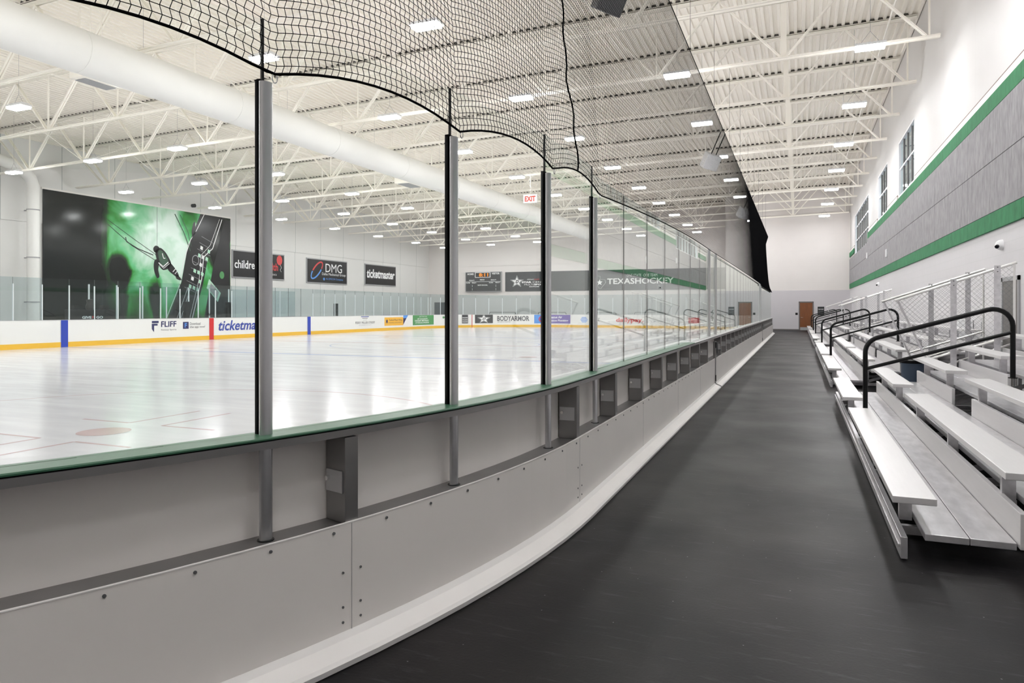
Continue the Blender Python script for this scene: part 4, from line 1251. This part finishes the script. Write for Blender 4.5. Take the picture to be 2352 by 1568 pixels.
def arc(c, r, a0, a1, n=7):
    return [(c[0] + r * math.cos(math.radians(a0 + (a1 - a0) * i / n)), c[1] + r * math.sin(math.radians(a0 + (a1 - a0) * i / n))) for i in range(n + 1)]
def handrail(y, lab):
    t = empty('handrail', (.79, y, .17), lab, 'handrail', 'black aisle handrails')
    sl = .30; r = .20
    x0, x1 = .79, 2.37; zt = lambda x: 1.20 + sl * (x - .79)
    an = math.degrees(math.atan(sl))
    # rounded ends
    c0 = (x0 + r, zt(x0 + r) - r / math.cos(math.radians(an)))
    c1 = (x1 - r, zt(x1 - r) - r / math.cos(math.radians(an)))
    pts = [(x0, .17)] + [(x0, c0[1] - .1)] + arc(c0, r, 180, 90 + an) + arc(c1, r, 90 + an, 0) + [(x1, .78)]
    MBt = MB().tube([(x, y, z) for x, z in pts], .029, 14)
    local(MBt, t).obj('top_rail', 'black', t, smooth=True)
    local(MB().tube([(x0, y, .84), (x1, y, .84 + .31 * (x1 - x0))], .022, 12), t).obj('mid_rail', 'black', t, smooth=True)
    local(MB().lathe([(.05, 0), (.05, .01)], (x0, y, .17), 16).lathe([(.05, 0), (.05, .01)], (x1, y, .779), 16), t).obj('foot_flange', 'black', t)
handrail(10.0, 'black tubular handrail nearest the camera, in the first bleacher aisle')
handrail(20.45, 'black tubular handrail in the second aisle, just beyond the blue bin')
handrail(28.2, 'black tubular handrail third from the camera')
handrail(38.6, 'black tubular handrail fourth from the camera')
handrail(44.4, 'black tubular handrail fifth from the camera')
handrail(51.9, 'black tubular handrail farthest away beside the brown door')

def fence(y, lab, flip=1, x0=1.56, zt0=1.77, x1=3.22, zt1=2.35):
    t = empty('chain_link_fence', (x0, y, 0), lab, 'fence', 'chain link end guards')
    top = lambda x: zt0 + (zt1 - zt0) * (x - x0) / (x1 - x0)
    xb, zb = 2.0, .76
    bot = lambda x: zb + (zt1 - zt0) / (x1 - x0) * (x - xb)
    def add(nm, mb, m, sm=False): return local(mb, t).obj(nm, m, t, smooth=sm)
    add('top_rail', MB().tube([(x0 - .04, y, top(x0 - .04)), (x1 + .03, y, top(x1 + .03))], .024, 12), 'tube', True)
    add('bottom_rail', MB().tube([(xb, y, bot(xb)), (x1, y, bot(x1))], .02, 10), 'tube', True)
    add('bottom_rail', MB().tube([(xb + .25, y + .03 * flip, bot(xb) - .1), (x1, y + .03 * flip, bot(x1) - .13)], .016, 10), 'tube', True)
    add('raked_post', MB().bar((x0, y - .03 * flip, zt0 - .02), (xb + .02, y - .03 * flip, zb - .08), .05, .03), 'bench')
    for xp in (2.37, 2.98):
        add('flat_post', MB().box(xp - .045, xp + .045, y - .045 * flip, y - .025 * flip, .28, top(xp) + .05), 'bench')
        add('post_bolt', MB().tube([(xp, y - .07, top(xp) + .02), (xp, y + .0, top(xp) + .02)], .009, 6).tube([(xp, y - .07, top(xp) - .05), (xp, y + .0, top(xp) - .05)], .009, 6), 'darksteel')
    add('end_post', MB().tube([(x1, y, 0.0), (x1, y, top(x1))], .018, 8), 'tube', True)
    # chain link fabric: two families of zigzag wires clipped to the panel outline
    polyc = [(x0, zt0), (x1, top(x1)), (x1, bot(x1)), (xb, zb)]
    segs = []
    def clip(p, d):
        ts = []
        for i in range(4):
            ax, az = polyc[i]; bx_, bz = polyc[(i + 1) % 4]; ex, ez = bx_ - ax, bz - az
            den = d[0] * ez - d[1] * ex
            if abs(den) < 1e-9: continue
            tt = ((ax - p[0]) * ez - (az - p[1]) * ex) / den; ss = ((ax - p[0]) * d[1] - (az - p[1]) * d[0]) / den
            if -1e-6 <= ss <= 1 + 1e-6: ts.append(tt)
        return (min(ts), max(ts)) if len(ts) >= 2 else None
    for fam, d in ((0, (.70, .71)), (1, (.70, -.71))):
        cc = -4.0
        while cc < 5.0:
            p = (cc, 0.0 if fam == 0 else 2.0); q = clip(p, d)
            if q and q[1] - q[0] > .03:
                a = (p[0] + d[0] * q[0], y + .004 * (1 if fam else -1), p[1] + d[1] * q[0]); b = (p[0] + d[0] * q[1], y + .004 * (1 if fam else -1), p[1] + d[1] * q[1])
                segs.append([a, b])
            cc += .085
    P = np.array(segs) - np.array([t.location[:]])
    strands('chain_link_mesh', P, .0016, 'wire', t)
fence(13.5, 'chain link guard fence with flat posts at the end of the nearest bleacher')
fence(15.55, 'chain link guard fence just beyond the blue bin, before the second bleacher', -1)
fence(29.75, 'chain link guard fence at the far end of the second bleacher')
fence(31.75, 'chain link guard fence at the start of the third bleacher', -1)
fence(46.2, 'chain link guard fence at the far end of the third bleacher')
bn_ = empty('trash_bin', (1.93, 14.45, 0), 'blue grey plastic trash bin with black liner between the bleachers', 'bin')
MB().lathe([(.0, 0), (.18, 0), (.215, .62), (.23, .62), (.23, .68), (.21, .68), (.20, .6), (.17, .04), (0, .04)], (0, 0, 0), 28).obj('bin_body', 'bin', bn_, smooth=True)
MB().lathe([(.222, .62), (.234, .64), (.234, .69), (.212, .70), (.20, .62)], (0, 0, 0), 28).obj('bin_liner', 'black', bn_, smooth=True)

# ------------------------------------------------------------------ protective netting
nt_ = empty('protective_netting', (XN, 10, 2.6), 'black knotted safety netting hung above the near glass', 'netting')
CELL = .036
SU0 = -9.2; SU1 = A + .1
hooks = sorted(post_u) + [UG0 + .2]
def low(u):
    """bottom rope: plan offset and height"""
    if u < hooks[-2]:
        for a, b in zip(hooks[:-1], hooks[1:]):
            if a <= u <= b: break
        else: a, b = hooks[0] - 1.22, hooks[0]
        t = (u - a) / (b - a); return 2.615 + .30 * t * (1 - t) * (1.22 if b - a < 2 else 1)
    if u <= hooks[-1]:
        t = (u - hooks[-2]) / (hooks[-1] - hooks[-2])
        return 2.615 + .165 * t + .25 * t * (1 - t)
    if u < UH0:
        t = (u - hooks[-1]) / (UH0 - hooks[-1]); return 2.78 + .10 * t * (1 - t)
    return 2.72
def node(u, v, row=0):
    zl = low(u)
    x0, y0 = rp(u, .125); x1, y1 = rp(u, -.115)
    zt = 6.42
    if u > UH0 and True:
        pass
    q = v
    x = x0 + (x1 - x0) * q; y = y0 + (y1 - y0) * q
    z = zl + (zt - zl) * q
    x += .05 * math.sin(u * 1.7) * math.sin(PI * min(1, q * 2.5)) * (1 - q) * max(0, min(1, (2.5 - u) / 4))
    x -= .45 * math.sin(PI * q) * max(0, (u - (SU1 - 6)) / 6) ** 2
    return x, y, z
NRW = int((6.42 - 2.62) / CELL)
US_ = np.arange(SU0, SU1, CELL)
rowsv = np.linspace(0, 1, NRW + 1)
G = np.array([[node(u, v) for v in rowsv] for u in US_])   # (nu, nv, 3)
amp = .0055
sgn = (np.arange(NRW + 1) % 2) * 2 - 1
D = np.zeros_like(G)
tang = np.gradient(G[:, :, :2], axis=0); tang /= np.linalg.norm(tang, axis=2, keepdims=True)
D[:, :, 0] = tang[:, :, 0] * sgn[None, :] * amp; D[:, :, 1] = tang[:, :, 1] * sgn[None, :] * amp
end = np.clip((US_ - (SU1 - 1.2)) / 1.2, 0, 1)
Gw = G + D
ncut = int((8.0 - SU0) / CELL)
r_ = np.interp(US_, [-1.0, 3.0, 9.0, 25.0], [.0020, .0014, .0009, .00115])
O3 = np.array([XN, 10, 2.6])
strands('net_mesh', Gw[:ncut] - O3, r_[:ncut, None], 'cord', nt_)
strands('net_mesh', Gw[ncut:, ::5] - O3, r_[ncut:, None], 'cord', nt_)
strands('net_mesh', np.transpose(Gw[:ncut + 1], (1, 0, 2)) - O3, r_[None, :ncut + 1], 'cord', nt_)
strands('net_mesh', np.transpose(Gw[ncut::6], (1, 0, 2)) - O3, r_[None, ncut::6], 'cord', nt_)
def rope(name, pts, r): 
    part(MB().tube(pts, r, 7).obj(name, 'cord', smooth=False), nt_)
rope('border_rope', [tuple(G[i, 0]) for i in range(0, len(US_), 3)], .0065)
rope('top_cable', [(p[0], p[1], 6.42) for p in G[::12, -1]], .007)
rope('border_rope', [tuple(p) for p in G[-1, ::4]], .008)
def at_u(u, v):
    return node(u, v)
sm = []
for i in range(60):
    v = i / 59
    u = .12 - .42 * v * 1.2 + .035 * math.sin(v * 60) * (1 - v) + .03 * math.sin(v * 23)
    sm.append(at_u(u, v))
rope('seam_rope', sm, .0065)
for y in [1.3 + 4 * k for k in range(0, 12)]:
    x1, y1 = rp(y - 5.23, -.115) if y > 5.23 else rp(s2u(y - 5.23), -.115)
    rope('hanger_wire', [(x1, y, 6.42), (x1, y, zchord(x1))], .003)
